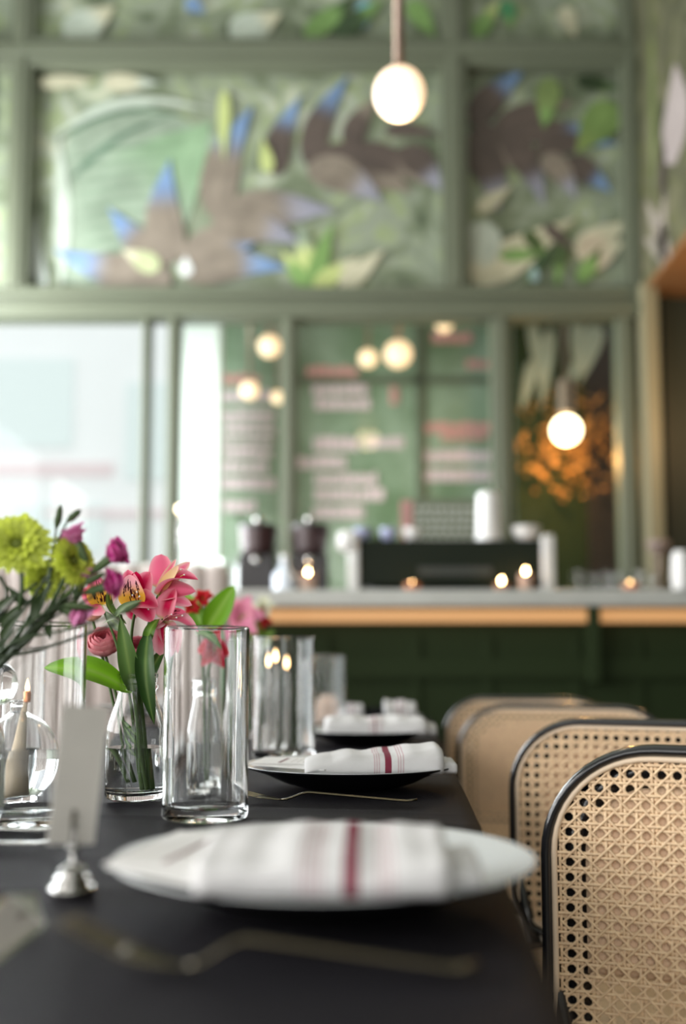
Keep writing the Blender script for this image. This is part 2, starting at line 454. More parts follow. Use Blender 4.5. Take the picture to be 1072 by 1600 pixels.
# mural figures painted on the wall (flat paint, 2 mm proud)
YM = YW + 0.055
def paint(px0, py0, px1, py1, w, c0, c1, name='painted_leaf', bend=0.0, parent=wallb, shape=0.6, dy=0.0, point=1.0):
    a = W(px0, py0, YM - dy); b = W(px1, py1, YM - dy)
    mb = MB()
    d = (b - a); L = d.length; side = Vector((-d.z, 0, d.x)).normalized()
    rows = []
    N = 14
    for i in range(N + 1):
        t = i / N
        ww = w * YM / F * 0.5 * math.sin(PI * min(1, t ** shape)) ** point if 0 < t < 1 else 0.002
        c = a + d * t + side * (bend * L * math.sin(PI * t))
        row = []
        for q in (-1, -0.5, 0, 0.5, 1):
            k = max(0, min(1, (t - .5) / .28)); k = k * k * (3 - 2 * k)
            col = tuple(c0[j] * (1 - k) + c1[j] * k for j in range(3))
            col = tuple(x * (0.85 if abs(q) == 0.5 else 1.0) for x in col)
            row.append(mb.vert(c + side * (q * ww), col))
        rows.append(row)
    for i in range(N):
        for j in range(4): mb.face((rows[i][j], rows[i][j + 1], rows[i + 1][j + 1], rows[i + 1][j]))
    return mb.build(name, M_paint, parent, smooth=False, solid=0.002)
BR = (0.19, 0.158, 0.122); DK = (0.075, 0.055, 0.045); BL = (0.15, 0.24, 0.40); GB = (0.25, 0.25, 0.30)
PG = (0.22, 0.275, 0.205); PW = (0.40, 0.45, 0.38); YG = (0.42, 0.48, 0.18); GN = (0.16, 0.28, 0.08); CR = (0.46, 0.44, 0.31)
k = 0
def P(*a, **kw):
    global k
    k += 1
    kw['dy'] = 0.0004 * k
    return paint(*a, **kw)
# banana leaf
P(95, 330, 345, 215, 200, PG, PG, bend=0.15, shape=0.8)
P(100, 440, 330, 190, 190, PG, (0.20, 0.31, 0.18), shape=0.75)
for q in range(11):
    y = 235 + q * 19
    P(115 + q * 2, y + 14, 300 - q * 6, y - 8 + q, 6, (0.10, 0.16, 0.10), (0.12, 0.19, 0.12), name='painted_vein', bend=0.04)
P(78, 215, 330, 172, 16, PW, PW, name='painted_rib', bend=0.14, shape=0.9)
P(85, 222, 300, 182, 8, (0.07, 0.13, 0.08), (0.04, 0.10, 0.05), name='painted_shadow_line', bend=0.13)
P(110, 280, 270, 180, 12, (0.09, 0.15, 0.10), (0.05, 0.10, 0.06), name='painted_rib', bend=0.08)
P(95, 450, 90, 210, 26, PW, PW, name='painted_rib', bend=-0.02, shape=0.9)
P(70, 450, 62, 330, 26, (0.5, 0.55, 0.5), PW, bend=0.1)
# blue and brown feathery bracts
for a in ((335, 345, 395, 165, 62, BR, BL), (430, 275, 470, 150, 44, DK, BL), (482, 262, 545, 118, 46, DK, BL), (545, 235, 590, 150, 40, DK, BR),
          (330, 355, 525, 330, 75, BR, GB, ), (480, 255, 645, 300, 80, DK, BR), (480, 258, 600, 318, 60, BR, GB), (545, 235, 670, 290, 50, DK, BR),
          (600, 205, 690, 215, 26, DK, DK), (625, 230, 690, 300, 50, DK, GB), (270, 410, 265, 250, 62, BR, BL), (270, 410, 170, 325, 50, BR, BL),
          (265, 425, 85, 390, 62, BR, BL), (280, 420, 430, 360, 70, BR, BL), (270, 435, 130, 450, 50, BR, BR), (285, 430, 450, 420, 56, BR, BL),
          (330, 350, 470, 380, 60, BR, GB)):
    P(*a[:7], name='painted_bract', bend=0.08)
for a in ((735, 195, 820, 110, 50, DK, BL), (735, 205, 800, 260, 60, DK, BR), (770, 205, 900, 160, 42, DK, BR), (790, 215, 960, 210, 34, DK, BL),
          (740, 215, 780, 330, 60, DK, GB), (790, 210, 850, 320, 46, DK, GB), (835, 235, 965, 225, 34, DK, BL), (880, 250, 955, 300, 44, DK, BL), (850, 240, 900, 310, 40, BR, GB)):
    P(*a[:7], name='painted_bract', bend=0.06)
# plants low in the panels
for a in ((485, 450, 470, 350, 40, YG, PG), (485, 450, 520, 345, 30, GN, GN), (490, 450, 560, 400, 30, YG, CR), (480, 450, 440, 390, 26, GN, YG), (530, 450, 600, 390, 34, CR, CR),
          (250, 420, 190, 390, 34, (.36,.40,.22), CR), (290, 432, 290, 400, 22, (0.6, 0.62, 0.6), (0.6, 0.62, 0.6)), (350, 140, 350, 250, 20, YG, YG), (420, 270, 410, 215, 22, YG, YG),
          (735, 440, 900, 340, 60, CR, CR), (760, 345, 740, 450, 60, PW, CR), (900, 400, 980, 345, 50, CR, CR), (905, 400, 975, 380, 60, (.42, .36, .26), CR),
          (780, 400, 860, 395, 22, GN, (0.05, 0.09, 0.02)), (820, 360, 860, 410, 24, (0.05, 0.08, 0.02), GN), (860, 395, 820, 440, 22, (0.03, 0.06, 0.02), GN),
          (880, 360, 870, 450, 26, (0.04, 0.07, 0.02), GN), (905, 440, 940, 385, 26, GN, (0.05, 0.09, 0.02)), (850, 350, 900, 395, 20, DK, DK),
          (900, 125, 975, 140, 24, (0.02, 0.04, 0.01), (0.05, 0.09, 0.03)), (960, 160, 900, 240, 60, (0.14, 0.22, 0.06), (0.16, 0.22, 0.06)),
          (860, 120, 850, 200, 40, (0.16, 0.22, 0.07), GN), (745, 330, 800, 290, 26, CR, CR), (835, 440, 835, 415, 16, (.3, .42, .42), (.3, .42, .42))):
    P(*a[:7], name='painted_leaf')
for a in ((290, 0, 320, 20, 26, BL, BL), (570, 0, 570, 45, 30, (0.12, 0.3, 0.36), BL), (475, 60, 560, -10, 36, GN, (0.03, 0.06, 0.02)), (520, 60, 600, 0, 36, (0.03, 0.06, 0.02), GN),
          (640, 0, 680, 60, 34, GN, GN), (790, 0, 800, 45, 26, (0.05, 0.2, 0.08), GN), (740, 60, 780, 0, 30, GN, YG), (880, 10, 900, 60, 30, CR, CR),
          (100, 60, 180, 10, 60, PW, CR), (360, 60, 440, 20, 60, PW, CR), (60, 130, 150, 125, 24, CR, CR), (160, 128, 250, 130, 30, CR, PW)):
    P(*a[:7], name='painted_leaf')
# figures on the right wall's mural (plane X = XR)
def rp(y0, z0, y1, z1, w, c0, c1):
    mb = MB(); x = XR - 0.003
    a = Vector((x, y0, z0)); b = Vector((x, y1, z1)); d = b - a; side = Vector((0, -d.z, d.y)).normalized(); rows = []
    for i in range(11):
        t = i / 10; ww = w * .5 * math.sin(PI * min(1, t ** .7)) if 0 < t < 1 else .002
        cc = tuple(.6 * (c0[j] * (1 - t) + c1[j] * t) for j in range(3))  # figures darkened along with the wall's painted-in shade
        rows.append([mb.vert(a + d * t + side * q * ww, cc) for q in (-1, 0, 1)])
    for i in range(10):
        for j in range(2): mb.face((rows[i][j], rows[i][j + 1], rows[i + 1][j + 1], rows[i + 1][j]))
    mb.build('painted_leaf', M_paint, wr, smooth=False, solid=0.002)
rp(4.95, 3.50, 4.9, 4.02, 0.42, (0.55, 0.47, 0.45), (0.55, 0.47, 0.45))
rp(5.15, 3.4, 5.12, 3.75, 0.12, DK, DK)
rp(5.2, 3.05, 5.1, 3.5, 0.12, (0.45, 0.38, 0.33), (0.42, 0.37, 0.30))
rp(5.05, 3.05, 5.45, 3.55, 0.12, (0.45, 0.38, 0.33), (0.42, 0.37, 0.30))
rp(5.1, 3.08, 5.5, 3.35, 0.1, (0.40, 0.36, 0.30), (0.42, 0.37, 0.30))
rp(5.3, 3.5, 5.25, 4.6, 0.1, (0.22, 0.26, 0.10), (0.2, 0.25, 0.08))

# ------------------------------------------------------------------ terrace behind the lower panes
struct(MB().box((-7, 5.8, -0.1), (4, 14, 0)), 'terrace_floor', mat('paving', (0.5, 0.5, 0.48), 0.8))
tb = empty('street_building', (-4, 12, 0), 0, 'pale sunlit building across the street behind the leftmost window', 'building')
M_fac = mat('pale_facade', (0.95, 0.92, 0.93), 0.8, noise=0.05, nscale=0.8)
MB().box((-6, 0, 0), (2.35, 0.6, 9)).build('facade', M_fac, tb, smooth=False)
M_tealw = mat('pale_teal_glass', (0.82, 0.86, 0.86), 0.6)
for (a, b, c, d) in ((-1.0, 0.1, 3.6, 4.7), (0.75, 1.5, 3.2, 4.4), (-0.6, 0.5, 2.3, 2.9), (-0.2, 0.7, 1.3, 1.7)):
    MB().box((a + 0.6, -0.05, c), (b + 0.6, 0.02, d)).build('window', M_tealw, tb, smooth=False)
for (a, b, c, d) in ((-0.9, 0.6, 3.25, 3.4), (0.4, 1.8, 2.0, 2.1), (-0.2, 1.3, 2.75, 2.83), (-0.4, 1.9, 1.05, 1.15)):
    MB().box((a + 0.6, -0.06, c), (b + 0.6, 0.02, d)).build('band', mat('pink_band', (0.85, 0.68, 0.70), 0.7), tb, smooth=False)
# garden wall with painted foliage and lettering seen through the third and fourth panes
YG_ = 7.2
def hedge_mat():
    m, nt, b = nodes('painted_garden_wall')
    tc = nt.nodes.new('ShaderNodeTexCoord')
    n = nt.nodes.new('ShaderNodeTexNoise'); n.inputs['Scale'].default_value = 2.2; n.inputs['Detail'].default_value = 4
    nt.links.new(tc.outputs['Object'], n.inputs['Vector'])
    cr = nt.nodes.new('ShaderNodeValToRGB'); e = cr.color_ramp.elements
    e[0].position = 0.35; e[0].color = (0.12, 0.18, 0.10, 1); e[1].position = 0.68; e[1].color = (0.31, 0.38, 0.29, 1)
    nt.links.new(n.outputs[0], cr.inputs[0]); nt.links.new(cr.outputs[0], b.inputs['Base Color']); b.inputs['Roughness'].default_value = 0.9
    return m
M_hedge = hedge_mat()
gx = lambda px: W(px, 700, YG_).x
gz = lambda py: W(600, py, YG_).z
gw = empty('garden_wall', (0, YG_, 0), 0, 'green painted garden wall with pink lettering behind the middle window panes', 'wall')
MB().box((gx(330), 0, 0), (gx(800), 0.15, 4.2)).build('wall_panel', M_hedge, gw, smooth=False)
MB().box((gx(650), -0.03, 0.6), (gx(662), 0, 4.0)).build('muntin', M_green, gw, smooth=False)
MB().box((gx(455), -0.03, gz(600)), (gx(800), 0, gz(590))).build('muntin', M_green, gw, smooth=False)
def lines(rows, m, parent=None):
    for (a, b, y0, y1) in rows:
        mb = MB(); x = gx(a); x1 = gx(b); z0, z1 = gz(y1), gz(y0)
        while x < x1:
            w = random.uniform(0.03, 0.07); h = random.uniform(0.75, 1)
            mb.box((x, -0.012, z0), (min(x + w, x1), 0, z0 + (z1 - z0) * h)); x += w + 0.008
        mb.build('lettering', m, parent, smooth=False)
M_pale = mat('pale_lettering', (0.68, 0.52, 0.56), 0.8)
M_redl = mat('red_lettering', (0.62, 0.30, 0.28), 0.8)
lines(((345, 428, 608, 628), (350, 425, 655, 664), (345, 428, 686, 696), (345, 420, 722, 738), (488, 575, 601, 617), (492, 578, 622, 640), (490, 560, 682, 704), (572, 630, 682, 700), (465, 540, 712, 732), (492, 588, 738, 758), (492, 600, 762, 782), (490, 568, 790, 810),
       (660, 770, 702, 722), (655, 770, 733, 752), (345, 430, 640, 652), (350, 430, 668, 680), (350, 425, 700, 716), (345, 430, 745, 765), (350, 400, 780, 800)), M_pale, gw)
lines(((478, 560, 572, 590), (655, 770, 660, 676), (690, 760, 676, 688), (676, 740, 520, 536), (730, 775, 562, 576), (610, 622, 604, 632), (340, 405, 585, 600)), M_redl, gw)
wp = empty('white_column', (W(305, 700, 6.6).x, 6.6, 0), 0, 'white column standing behind the second window pane', 'column')
MB().box((-0.12, -0.08, 0.15), (0.17, 0.08, 3.7)).build('shaft', mat('white_render', (0.82, 0.84, 0.82), 0.8), wp, smooth=False, bevel=0.01)
MB().box((-0.15, -0.12, 0), (0.15, 0.12, 0.15)).build('plinth', M_fac, wp, smooth=False)
# dark corner behind the fourth pane
dc = empty('storeroom_partition', (0, 6.5, 0), 0, 'dark green and brown partition behind the fourth window pane', 'partition')
ax = lambda px: W(px, 700, 6.5).x
az = lambda py: W(880, py, 6.5).z
MB().box((ax(806), 0, 0), (ax(915), 0.1, 4)).build('green_panel', M_green2, dc, smooth=False)
MB().box((ax(915), -0.02, 0), (ax(1060), 0.1, 4)).build('brown_panel', mat('brown_door', (0.018, 0.012, 0.008), 0.5), dc, smooth=False)
mb = MB()
for (a, b, c, d) in ((830, 500, 850, 620), (860, 510, 845, 640), (905, 500, 895, 560), (930, 505, 880, 620), (940, 510, 905, 600), (835, 560, 815, 640)):
    p = W(a, b, 6.46); q = W(c, d, 6.46); p.y = q.y = 0
    p = Vector((p.x, -0.035, p.z)); q = Vector((q.x, -0.035, q.z)); mb.petal(p, q, 0.09, (0, -1, 0), 0.03, 0.1)
mb.build('pale_drape', mat('pale_drape', (0.30, 0.33, 0.26), 0.8), dc)
mb = MB()
for q in range(170):
    a = random.uniform(0, 2 * PI); r = random.uniform(0.02, 0.36)
    c = W(885, 690, 6.35); c = Vector((c.x + r * math.cos(a), -0.2 + random.uniform(-.1, .1), c.z + r * math.sin(a) - .05))
    t = c + Vector((random.uniform(-.08, .08), random.uniform(-.05, .05), random.uniform(-.02, .1)))
    mb.petal(c, t, 0.02, (0, -1, .2), .05, .1, 5, 2)
mb.build('glow_foliage', mat('glow_leaves', (0.30, 0.14, 0.03), 0.7), dc)  # orange glow of the lamp is put into the leaf colour
# ------------------------------------------------------------------ lamps
def globe_lamp(px, py, Y, r, label, mg=M_globe, tube=True, power=0, group=None, ztop=None):
    c = W(px, py, Y)
    e = empty('pendant_lamp', c, 0, label, 'lamp', group)
    MB().ball((0, 0, 0), r, 32, n=20).build('globe', mg, e)
    MB().lathe([(r * .28, r * .93), (r * .28, r * 1.12), (r * .2, r * 1.2)], 20).build('collar', M_goldtube, e)
    if tube:
        zt = (ztop or ZC) - c.z
        MB().tube([(0, 0, r * 1.0), (0, 0, zt)], r * 0.2, 12).build('stem', M_goldtube, e)
        MB().lathe([(0.06, zt - 0.02), (0.06, zt)], 24).build('ceiling_cap', M_goldtube, e)
    if power: point('lamp_light', c + Vector((0, 0, -r - 0.05)), power, (1, .72, .45), r)
    return e
globe_lamp(624, 146, 3.3, 0.088, 'large glowing globe pendant hanging at the top of the photo', power=6)
M_globe2 = mat('reflection_globe', (.6, 0.5, 0.4), 0.3, emit=(1.0, 0.72, 0.42), estr=1.45); limb(M_globe2)  # globes added behind the panes in place of lamp reflections
for (x, y, r, l) in ((421, 541, 22, 'added globe for the lamp reflection in the second window pane beside the green post'), (575, 560, 18, 'smaller left one of two touching globes added for lamp reflections in the third pane'),
                     (622, 553, 27, 'bigger right one of two touching globes added for lamp reflections in the third pane'), (694, 506, 17, 'dim globe added for a lamp reflection, half hidden under the wall rail'),
                     (390, 610, 18, 'pale peach globe added for a lamp reflection low in the second pane, left of a smaller one'), (434, 621, 13, 'small peach globe added for a lamp reflection, touching the green post')):
    Y = 6.45 if x == 434 else 6.3
    globe_lamp(x, y, Y, r * Y / F * 0.82, l, mg=M_globe2, ztop=4.0)
sc = W(885, 672, 5.9)
e = empty('wall_lamp', sc, 0, 'very bright globe lamp with orange glow in the right window pane', 'lamp')
M_hot = mat('bright_globe', (1, 0.9, 0.7), 0.3, emit=(1.0, 0.80, 0.5), estr=9)
MB().ball((0, 0, 0), 0.085, 32, n=20).build('globe', M_hot, e)
MB().lathe([(0.03, 0.08), (0.05, 0.1), (0.05, 0.3), (0.02, 0.32)], 20).build('collar', M_goldtube, e)
MB().tube([(0, 0, 0.3), (0, 0, 3.9 - sc.z)], 0.01, 8).build('stem', M_goldtube, e)
point('wall_lamp_light', sc + Vector((-.02, 0.05, -0.17)), 20, (1, .5, .16), .04)
struct(MB().box((-2.6, 6.1, 3.9), (1.9, 6.6, 4.0)), 'trim_40', M_green)     # canopy beam the added globes and the wall lamp hang from
point('alcove_lamp_light', (XR + 0.5, 4.6, 2.6), 5, (1, .55, .2), .05)
point('jamb_fill', (XR + 0.35, 4.9, 2.3), 12, (1, .6, .28), .05)  # warm fill added for the jamb, no fixture here

# ------------------------------------------------------------------ bar
YB = 4.2
bz1 = W(600, 921, YB).z; bz0 = W(600, 947, YB).z
bx0 = W(345, 930, YB).x
bar = empty('bar_counter', (0.6, YB, 0), 0, 'dark green bar counter with pale stone top and warm light strip', 'bar counter')
MB().box((bx0 - 0.6, 0, bz0), (2.0 - 0.6 - .1, 0.62, bz1)).build('worktop', M_marble, bar, smooth=False, bevel=0.008)
MB().box((bx0 - 0.55, 0.10, 0.0), (1.25, 0.56, bz0)).build('front_panel', M_green2, bar, smooth=False)
for px in (500, 645, 760, 900, 1000):
    x = W(px, 1000, YB).x - 0.6
    MB().box((x, 0.085, 0.1), (x + 0.04, 0.10, bz0 - 0.12)).build('batten', M_green2, bar, smooth=False, bevel=0.003)
MB().box((bx0 - 0.55, 0.07, bz0 - 0.30), (1.25, 0.10, bz0 - 0.22)).build('rail', M_green2, bar, smooth=False)
MB().box((W(920, 950, YB).x - .6, 0.0, bz0 - .32), (W(938, 950, YB).x - .6, 0.1, bz0)).build('bracket', M_green2, bar, smooth=False, bevel=.004)
for a, b in ((380, 919), (939, 1090)):
    MB().box((W(a, 950, YB).x - .6, 0.02, W(600, 972, YB).z), (W(b, 950, YB).x - .6, 0.05, W(600, 951, YB).z)).build('light_strip', M_led, bar, smooth=False)
def bt(px, Y=4.4): 
    p = W(px, 921, YB); x = W(px, 921, Y).x
    return Vector((x, Y, bz1 + 0.0005))
def bh(py, Y): return W(600, py, Y).z - bz1      # height above the counter of a pixel row at depth Y
sc_ = lambda d, Y: d * Y / F
# coffee machine
Ym = 4.54
em = empty('espresso_machine', bt(697, Ym), 0, 'wide black espresso machine with white side panels on the bar', 'coffee machine')
w = sc_(137, Ym)
MB().box((-w, -0.2, 0.03), (w, 0.15, bh(852, Ym))).build('body', mat('black_body', (0.008, 0.013, 0.007), 0.6, spec=.2), em, smooth=False, bevel=0.01)
for s_ in (-1, 1):
    mb = MB().box((s_ * w - (0.0 if s_ > 0 else 0.05), -0.22, 0.0), (s_ * w + (0.055 if s_ > 0 else 0.0), 0.16, bh(845, Ym)))
    mb.build('side_panel', M_porc, em, smooth=False, bevel=0.012)
MB().lathe([(0, -0.05), (0.035, -.045), (0.05, -.02), (0.05, .02), (0.035, .045), (0, .05)], 20, M=Matrix.Translation((-w - 0.05, -0.2, bh(855, Ym))) @ Matrix.Rotation(PI / 2, 4, 'Y')).build('knob', M_porc, em)
for s_ in (-1, 1):
    for y in (-.15, .1): MB().box((s_ * w * .9 - .02, y, 0), (s_ * w * .9 + .02, y + .03, .03)).build('foot', M_black, em, smooth=False)
MB().box((-w * .35, -0.206, bh(905, Ym)), (w * .45, -0.2, bh(893, Ym))).build('badge', mat('grey_badge', (.04, .045, .04), .6), em, smooth=False)
ztop = bz1 + bh(852, Ym)
def cupstack(px, h0, h1, r0, r1, label):
    Y = 4.4; x = W(px, 850, Y).x
    mb = MB(); H = sc_(h1 - h0, Y); n = 5
    prof = [(0, 0)]
    for q in range(n): 
        z = H * q / n; rr = r0 + (r1 - r0) * q / n
        prof += [(sc_(rr, Y), z), (sc_(rr * 1.0, Y), z + H / n * .75), (sc_(rr * .93, Y), z + H / n * .8)]
    prof += [(sc_(r1 * .8, Y), H), (0, H)]
    o = mb.lathe(prof, 28).build('paper_cup_stack', M_porc, loc=(x, Y, ztop))
    return tag(o, label, 'cups')
cupstack(764, 772, 850, 21, 17, 'tall stack of white upturned cups on the black espresso machine')
Y = 4.38
o = MB().lathe([(0, 0), (.03, 0), (.05, .02), (.065, .06), (.062, .062), (.045, .024), (.0, .008)], 28, M=Matrix.Rotation(0.0, 4, 'X')).build('bowl', M_porc, loc=(W(822, 850, Y).x, Y, ztop))
tag(o, 'white bowl standing on the right end of the espresso machine', 'bowl')
M_blueg = mat('blue_white_cup', (0.35, 0.38, 0.58), 0.3)
for (px, m_, lab) in ((566, M_blueg, 'bluish cup on the machine beside its left white panel'), (607, M_blueg, 'bluish cup on the machine, second from the left'), (644, M_porc, 'cream cup on the machine before the pink board edge')):
    o = MB().lathe([(0, 0), (.022, 0), (.034, .02), (.038, .055), (.035, .055), (.03, .02), (0, .006)], 24).build('coffee_cup', m_, loc=(W(px, 850, Y).x, Y, ztop))
    tag(o, lab, 'cup', 'cups on the espresso machine')
# menu board on the counter behind
e = empty('menu_board', bt(695, 4.72), 0, 'grey lettered menu board with pink left edge behind the espresso machine', 'menu board')
a_, b_ = sc_(50, 4.72), sc_(50, 4.72)
MB().box((-a_, 0, 0), (b_, 0.02, bh(780, 4.72))).build('board', mat('board_green', (0.13, 0.15, 0.10), .7), e, smooth=False)
MB().box((-a_ - sc_(18, 4.72), 0, 0), (-a_, 0.022, bh(782, 4.72))).build('edge_strip', mat('pink_edge', (0.42, .22, .20), .7), e, smooth=False)
mb = MB()
for r in range(5):
    z = bh(792 + r * 12, 4.72); x = -a_ * .9
    while x < b_ * .85:
        ww = random.uniform(.015, .035); mb.box((x, -0.003, z - .018), (x + ww, 0, z)); x += ww + .01
mb.build('lettering', mat('chalk', (0.45, 0.47, 0.42), .9), e, smooth=False)
o = MB()
M_bush = attr_mat('shrub', 0.6, 0.2)
def shrub(px, Y, label, r=0.13, h=0.16):
    b = bt(px, Y); e = empty('potted_herb', b, 0, label, 'plant')
    MB().lathe([(0, 0), (.045, 0), (.055, .07), (.05, .07), (.045, .06), (0, .06)], 20).build('pot', mat('pot_dark', (.03, .025, .02), .6), e)
    mb = MB()
    for q in range(90):
        a = random.uniform(0, 2 * PI); l = random.uniform(.3, 1)
        c = Vector((random.uniform(-.04, .04), random.uniform(-.04, .04), .06 + random.uniform(0, h * .5)))
        t = c + Vector((math.cos(a) * r * l, math.sin(a) * r * .25 * l, random.uniform(.0, h * .7)))
        g = random.uniform(.5, 1.2)
        mb.petal(c, t, .035, (0, -.4, 1), .1, .1, 5, 2, col=lambda t, q: (.06 * g, .10 * g, .03 * g))
    mb.build('foliage', M_bush, e)
shrub(592, 4.77, 'dark leafy herb plant behind the left end of the espresso machine', .14, .26)
shrub(405, 4.62, 'dark leafy plant rising behind the left coffee grinder', .12, .34)
# grinders
M_grin = mat('grinder_black', (0.010, 0.007, 0.008), 0.35); M_grb = mat('grinder_brown', (0.035, 0.012, 0.012), 0.3)
for (px, lab) in ((403, 'black coffee grinder on the bar, left of the white bottle'), (484, 'black coffee grinder on the bar, right of the white bottle')):
    Y = 4.45; e = empty('coffee_grinder', bt(px, Y), 0, lab, 'coffee grinder', 'coffee grinders on the bar')
    MB().box((-.082, -.1, 0), (.082, .1, .17)).build('base', M_grin, e, smooth=False, bevel=.012)
    MB().lathe([(.06, .17), (.06, .175), (.075, .19), (.085, bh(826, Y)), (0, bh(826, Y) )], 28).build('hopper', M_grb, e)
    MB().lathe([(.087, bh(828, Y)), (.087, bh(822, Y)), (.03, bh(818, Y)), (0.0, bh(818, Y))], 28).build('lid', M_grin, e)
    MB().ball((0, 0, bh(818, Y) + 0.015), .02, 14).build('knob', M_steel, e)
    MB().tube([(0, -.09, .16), (0, -.15, .13)], .014, 10).build('spout', M_steel, e)
# bottle
Y = 4.33; e = empty('water_bottle', bt(444, Y), 0, 'white and blue round shouldered bottle on the bar between the grinders', 'bottle')
MB().lathe([(0, 0), (.046, 0), (.05, .01), (.05, .07), (.02, .11), (.016, .14), (0, .14)], 28).build('body', mat('pale_bottle', (.70, .76, .85), .15), e)
MB().lathe([(.018, .14), (.018, .16), (0, .16)], 16).build('cap', M_porc, e)
# candles on the bar
def flame_mb(c, h, r):
    return MB().lathe([(0, 0), (r * .7, h * .12), (r, h * .3), (r * .75, h * .55), (r * .3, h * .82), (0, h)], 14, c)
def votive(px, Y, py_flame, label, r=0.03, glassc=None, s=1.0, base=None):
    b = base or bt(px, Y); hz = W(px, py_flame, Y).z - b.z
    e = empty('votive_candle', b, 0, label, 'candle', 'candles on the bar' if base is None else None)
    H = max(.03, hz - .016)
    MB().lathe([(0, 0), (r, 0), (r, H), (r * .92, H), (r * .92, .006), (0, .006)], 24).build('holder', glassc or mat('amber_glass', (.45, .22, .10), .3, trans=.5), e)
    MB().lathe([(0, .0065), (r * .88, .0065), (r * .88, hz - .022), (0, hz - .022)], 20).build('wax', M_wax, e)
    wk = MB().tube([(0, 0, hz - .024), (0, 0, hz - .012)], .001, 6).build('wick', M_grin, e)
    flame_mb((0, 0, hz - .014), .026, .0062 * s).build('flame', M_flame, wk)
    return e
M_frost = mat('frosted_holder', (.70, .55, .45), .5, trans=.5)
votive(481, 4.32, 893, 'lit candle in pale holder beside the right coffee grinder', .036, M_frost)
votive(644, 4.24, 912, 'lit low candle in front of the espresso machine centre', .034)
votive(784, 4.26, 906, 'lit amber candle, left of the pair at the machine right end', .034)
votive(822, 4.27, 891, 'lit candle in pale holder, right of the pair at the machine end', .030, M_frost)
votive(985, 4.25, 912, 'lit amber candle among clear glasses at the right of the bar', .034)
# glasses, cups on the right
for (px, Y, r, h) in ((905, 4.4, .032, .10), (928, 4.45, .03, .09), (950, 4.38, .032, .09), (968, 4.5, .03, .1), (1000, 4.4, .032, .1), (1020, 4.45, .03, .09)):
    o = MB().lathe([(0, 0), (r, 0), (r * 1.1, h), (r * 1.03, h), (r * .93, .012), (0, .012)], 24).build('tumbler', M_glass, loc=bt(px, Y))
    tag(o, 'clear glass tumbler in the row at the right end of the bar', 'glass', 'tumblers at the right end of the bar')
e = empty('white_vase', bt(1066, 4.22), 0, 'tall white vase at the right edge of the bar', 'vase')
MB().lathe([(0, 0), (.04, 0), (.045, .05), (.04, .14), (.03, .165), (.026, .165), (.034, .14), (0, .01)], 28).build('body', M_porc, e)
o = tag(MB().lathe([(0, 0), (.05, 0), (.055, .008), (.03, .012), (.012, .02), (.01, .2), (.035, .22), (.06, .25), (.05, .27), (0, .28)], 24).build('table_lamp', mat('rosy_shade', (.25, .19, .17), .6), loc=bt(1031, 4.7)), 'small dim rosy lamp standing at the back of the bar', 'lamp')
for (px, lab) in ((330, 'clear glass jar at the left end of the bar'), (362, 'clear glass jar beside the left coffee grinder')):
    o = MB().lathe([(0, 0), (.045, 0), (.045, .12), (.03, .13), (.03, .15), (.027, .15), (.027, .13), (.041, .12), (.041, .008), (0, .008)], 28).build('glass_jar', M_glass, loc=bt(px + 22, 4.4))
    tag(o, lab, 'jar')

# ------------------------------------------------------------------ taupe booth on the left
b = W(352, 1000, 3.75)
zt = W(200, 884, 3.75).z
bo = empty('banquette', (b.x - 1.0, 3.75, 0), 0, 'tall taupe channel-stitched booth back at the left behind the flowers', 'banquette')
mb = MB(); n = 24; wdt = 2.0 / n
for q in range(n):
    x = -1.0 + (q + .5) * wdt
    mb.tube([(x, .04, .46), (x, .04, zt - .03), (x, .06, zt)], wdt * .53, 8, flat=0.55, up=(0, 1, 0))
mb.build('backrest', M_taupe, bo)
MB().box((-1.0, .04, 0), (1.0, .16, zt)).build('frame', M_taupe, bo, smooth=False, bevel=.02)
MB().box((-1.0, -.35, .10), (1.0, .03, .46)).build('seat', M_taupe, bo, smooth=False, bevel=.04)

# ------------------------------------------------------------------ dining table and cloth
TH = math.atan((637 - CX) / F)
pe = T(760, 1300)
tdir = Vector((math.sin(TH), math.cos(TH), 0)); tside = Vector((math.cos(TH), -math.sin(TH), 0))
V0 = pe - tdir * pe.dot(tdir)                # right edge at v = 0
def TL(u, v, z): return V0 + tside * u + tdir * v + Vector((0, 0, z - .75))
UW, VA, VE = 0.86, -0.25, 3.35
tr = empty('dining_table', TL(-UW / 2, (VA + VE) / 2, 0.0), -TH, 'long dining table hidden under the charcoal cloth', 'table')
tl = (VE - VA) / 2 - .02; tw = UW / 2 - .012
MB().box((-tw, -tl, .715), (tw, tl, .7425)).build('tabletop', mat('table_wood', (.12, .08, .05), .5), tr, smooth=False)
for s1 in (-1, 1):
    for s2 in (-1, 1):
        MB().tube([(s1 * (tw - .05), s2 * (tl - .05), 0), (s1 * (tw - .05), s2 * (tl - .05), .715)], .025, 12).build('leg', M_black, tr)
def wrinkle(u, v):
    z = 0.0
    z += 0.0050 * math.exp(-((v - 1.06 + 0.08 * u) / 0.012) ** 2)
    z += 0.0040 * math.exp(-((v - 1.13 + 0.13 * u) / 0.010) ** 2) * (1 if u < -.1 else .4)
    z += 0.0035 * math.exp(-((v - 0.86 + 0.22 * (u + .4)) / 0.03) ** 2)
    z += 0.0030 * math.exp(-((v - 0.72 - 0.1 * (u + .4)) / 0.02) ** 2)
    z += 0.0007 * math.sin(v * 9 + 3 * u) * math.sin(u * 7)
    e_ = min(1, -u / .06) if u > -.06 else 1
    return max(0, z) * .62 * e_
mb = MB()
us = []
drop = 0.21
for q in range(9): us.append(('L', drop * (1 - q / 8)))
for q in range(1, 44): us.append(('T', -UW + UW * q / 44))
for q in range(9): us.append(('R', drop * q / 8))
nv = 760; grid = []
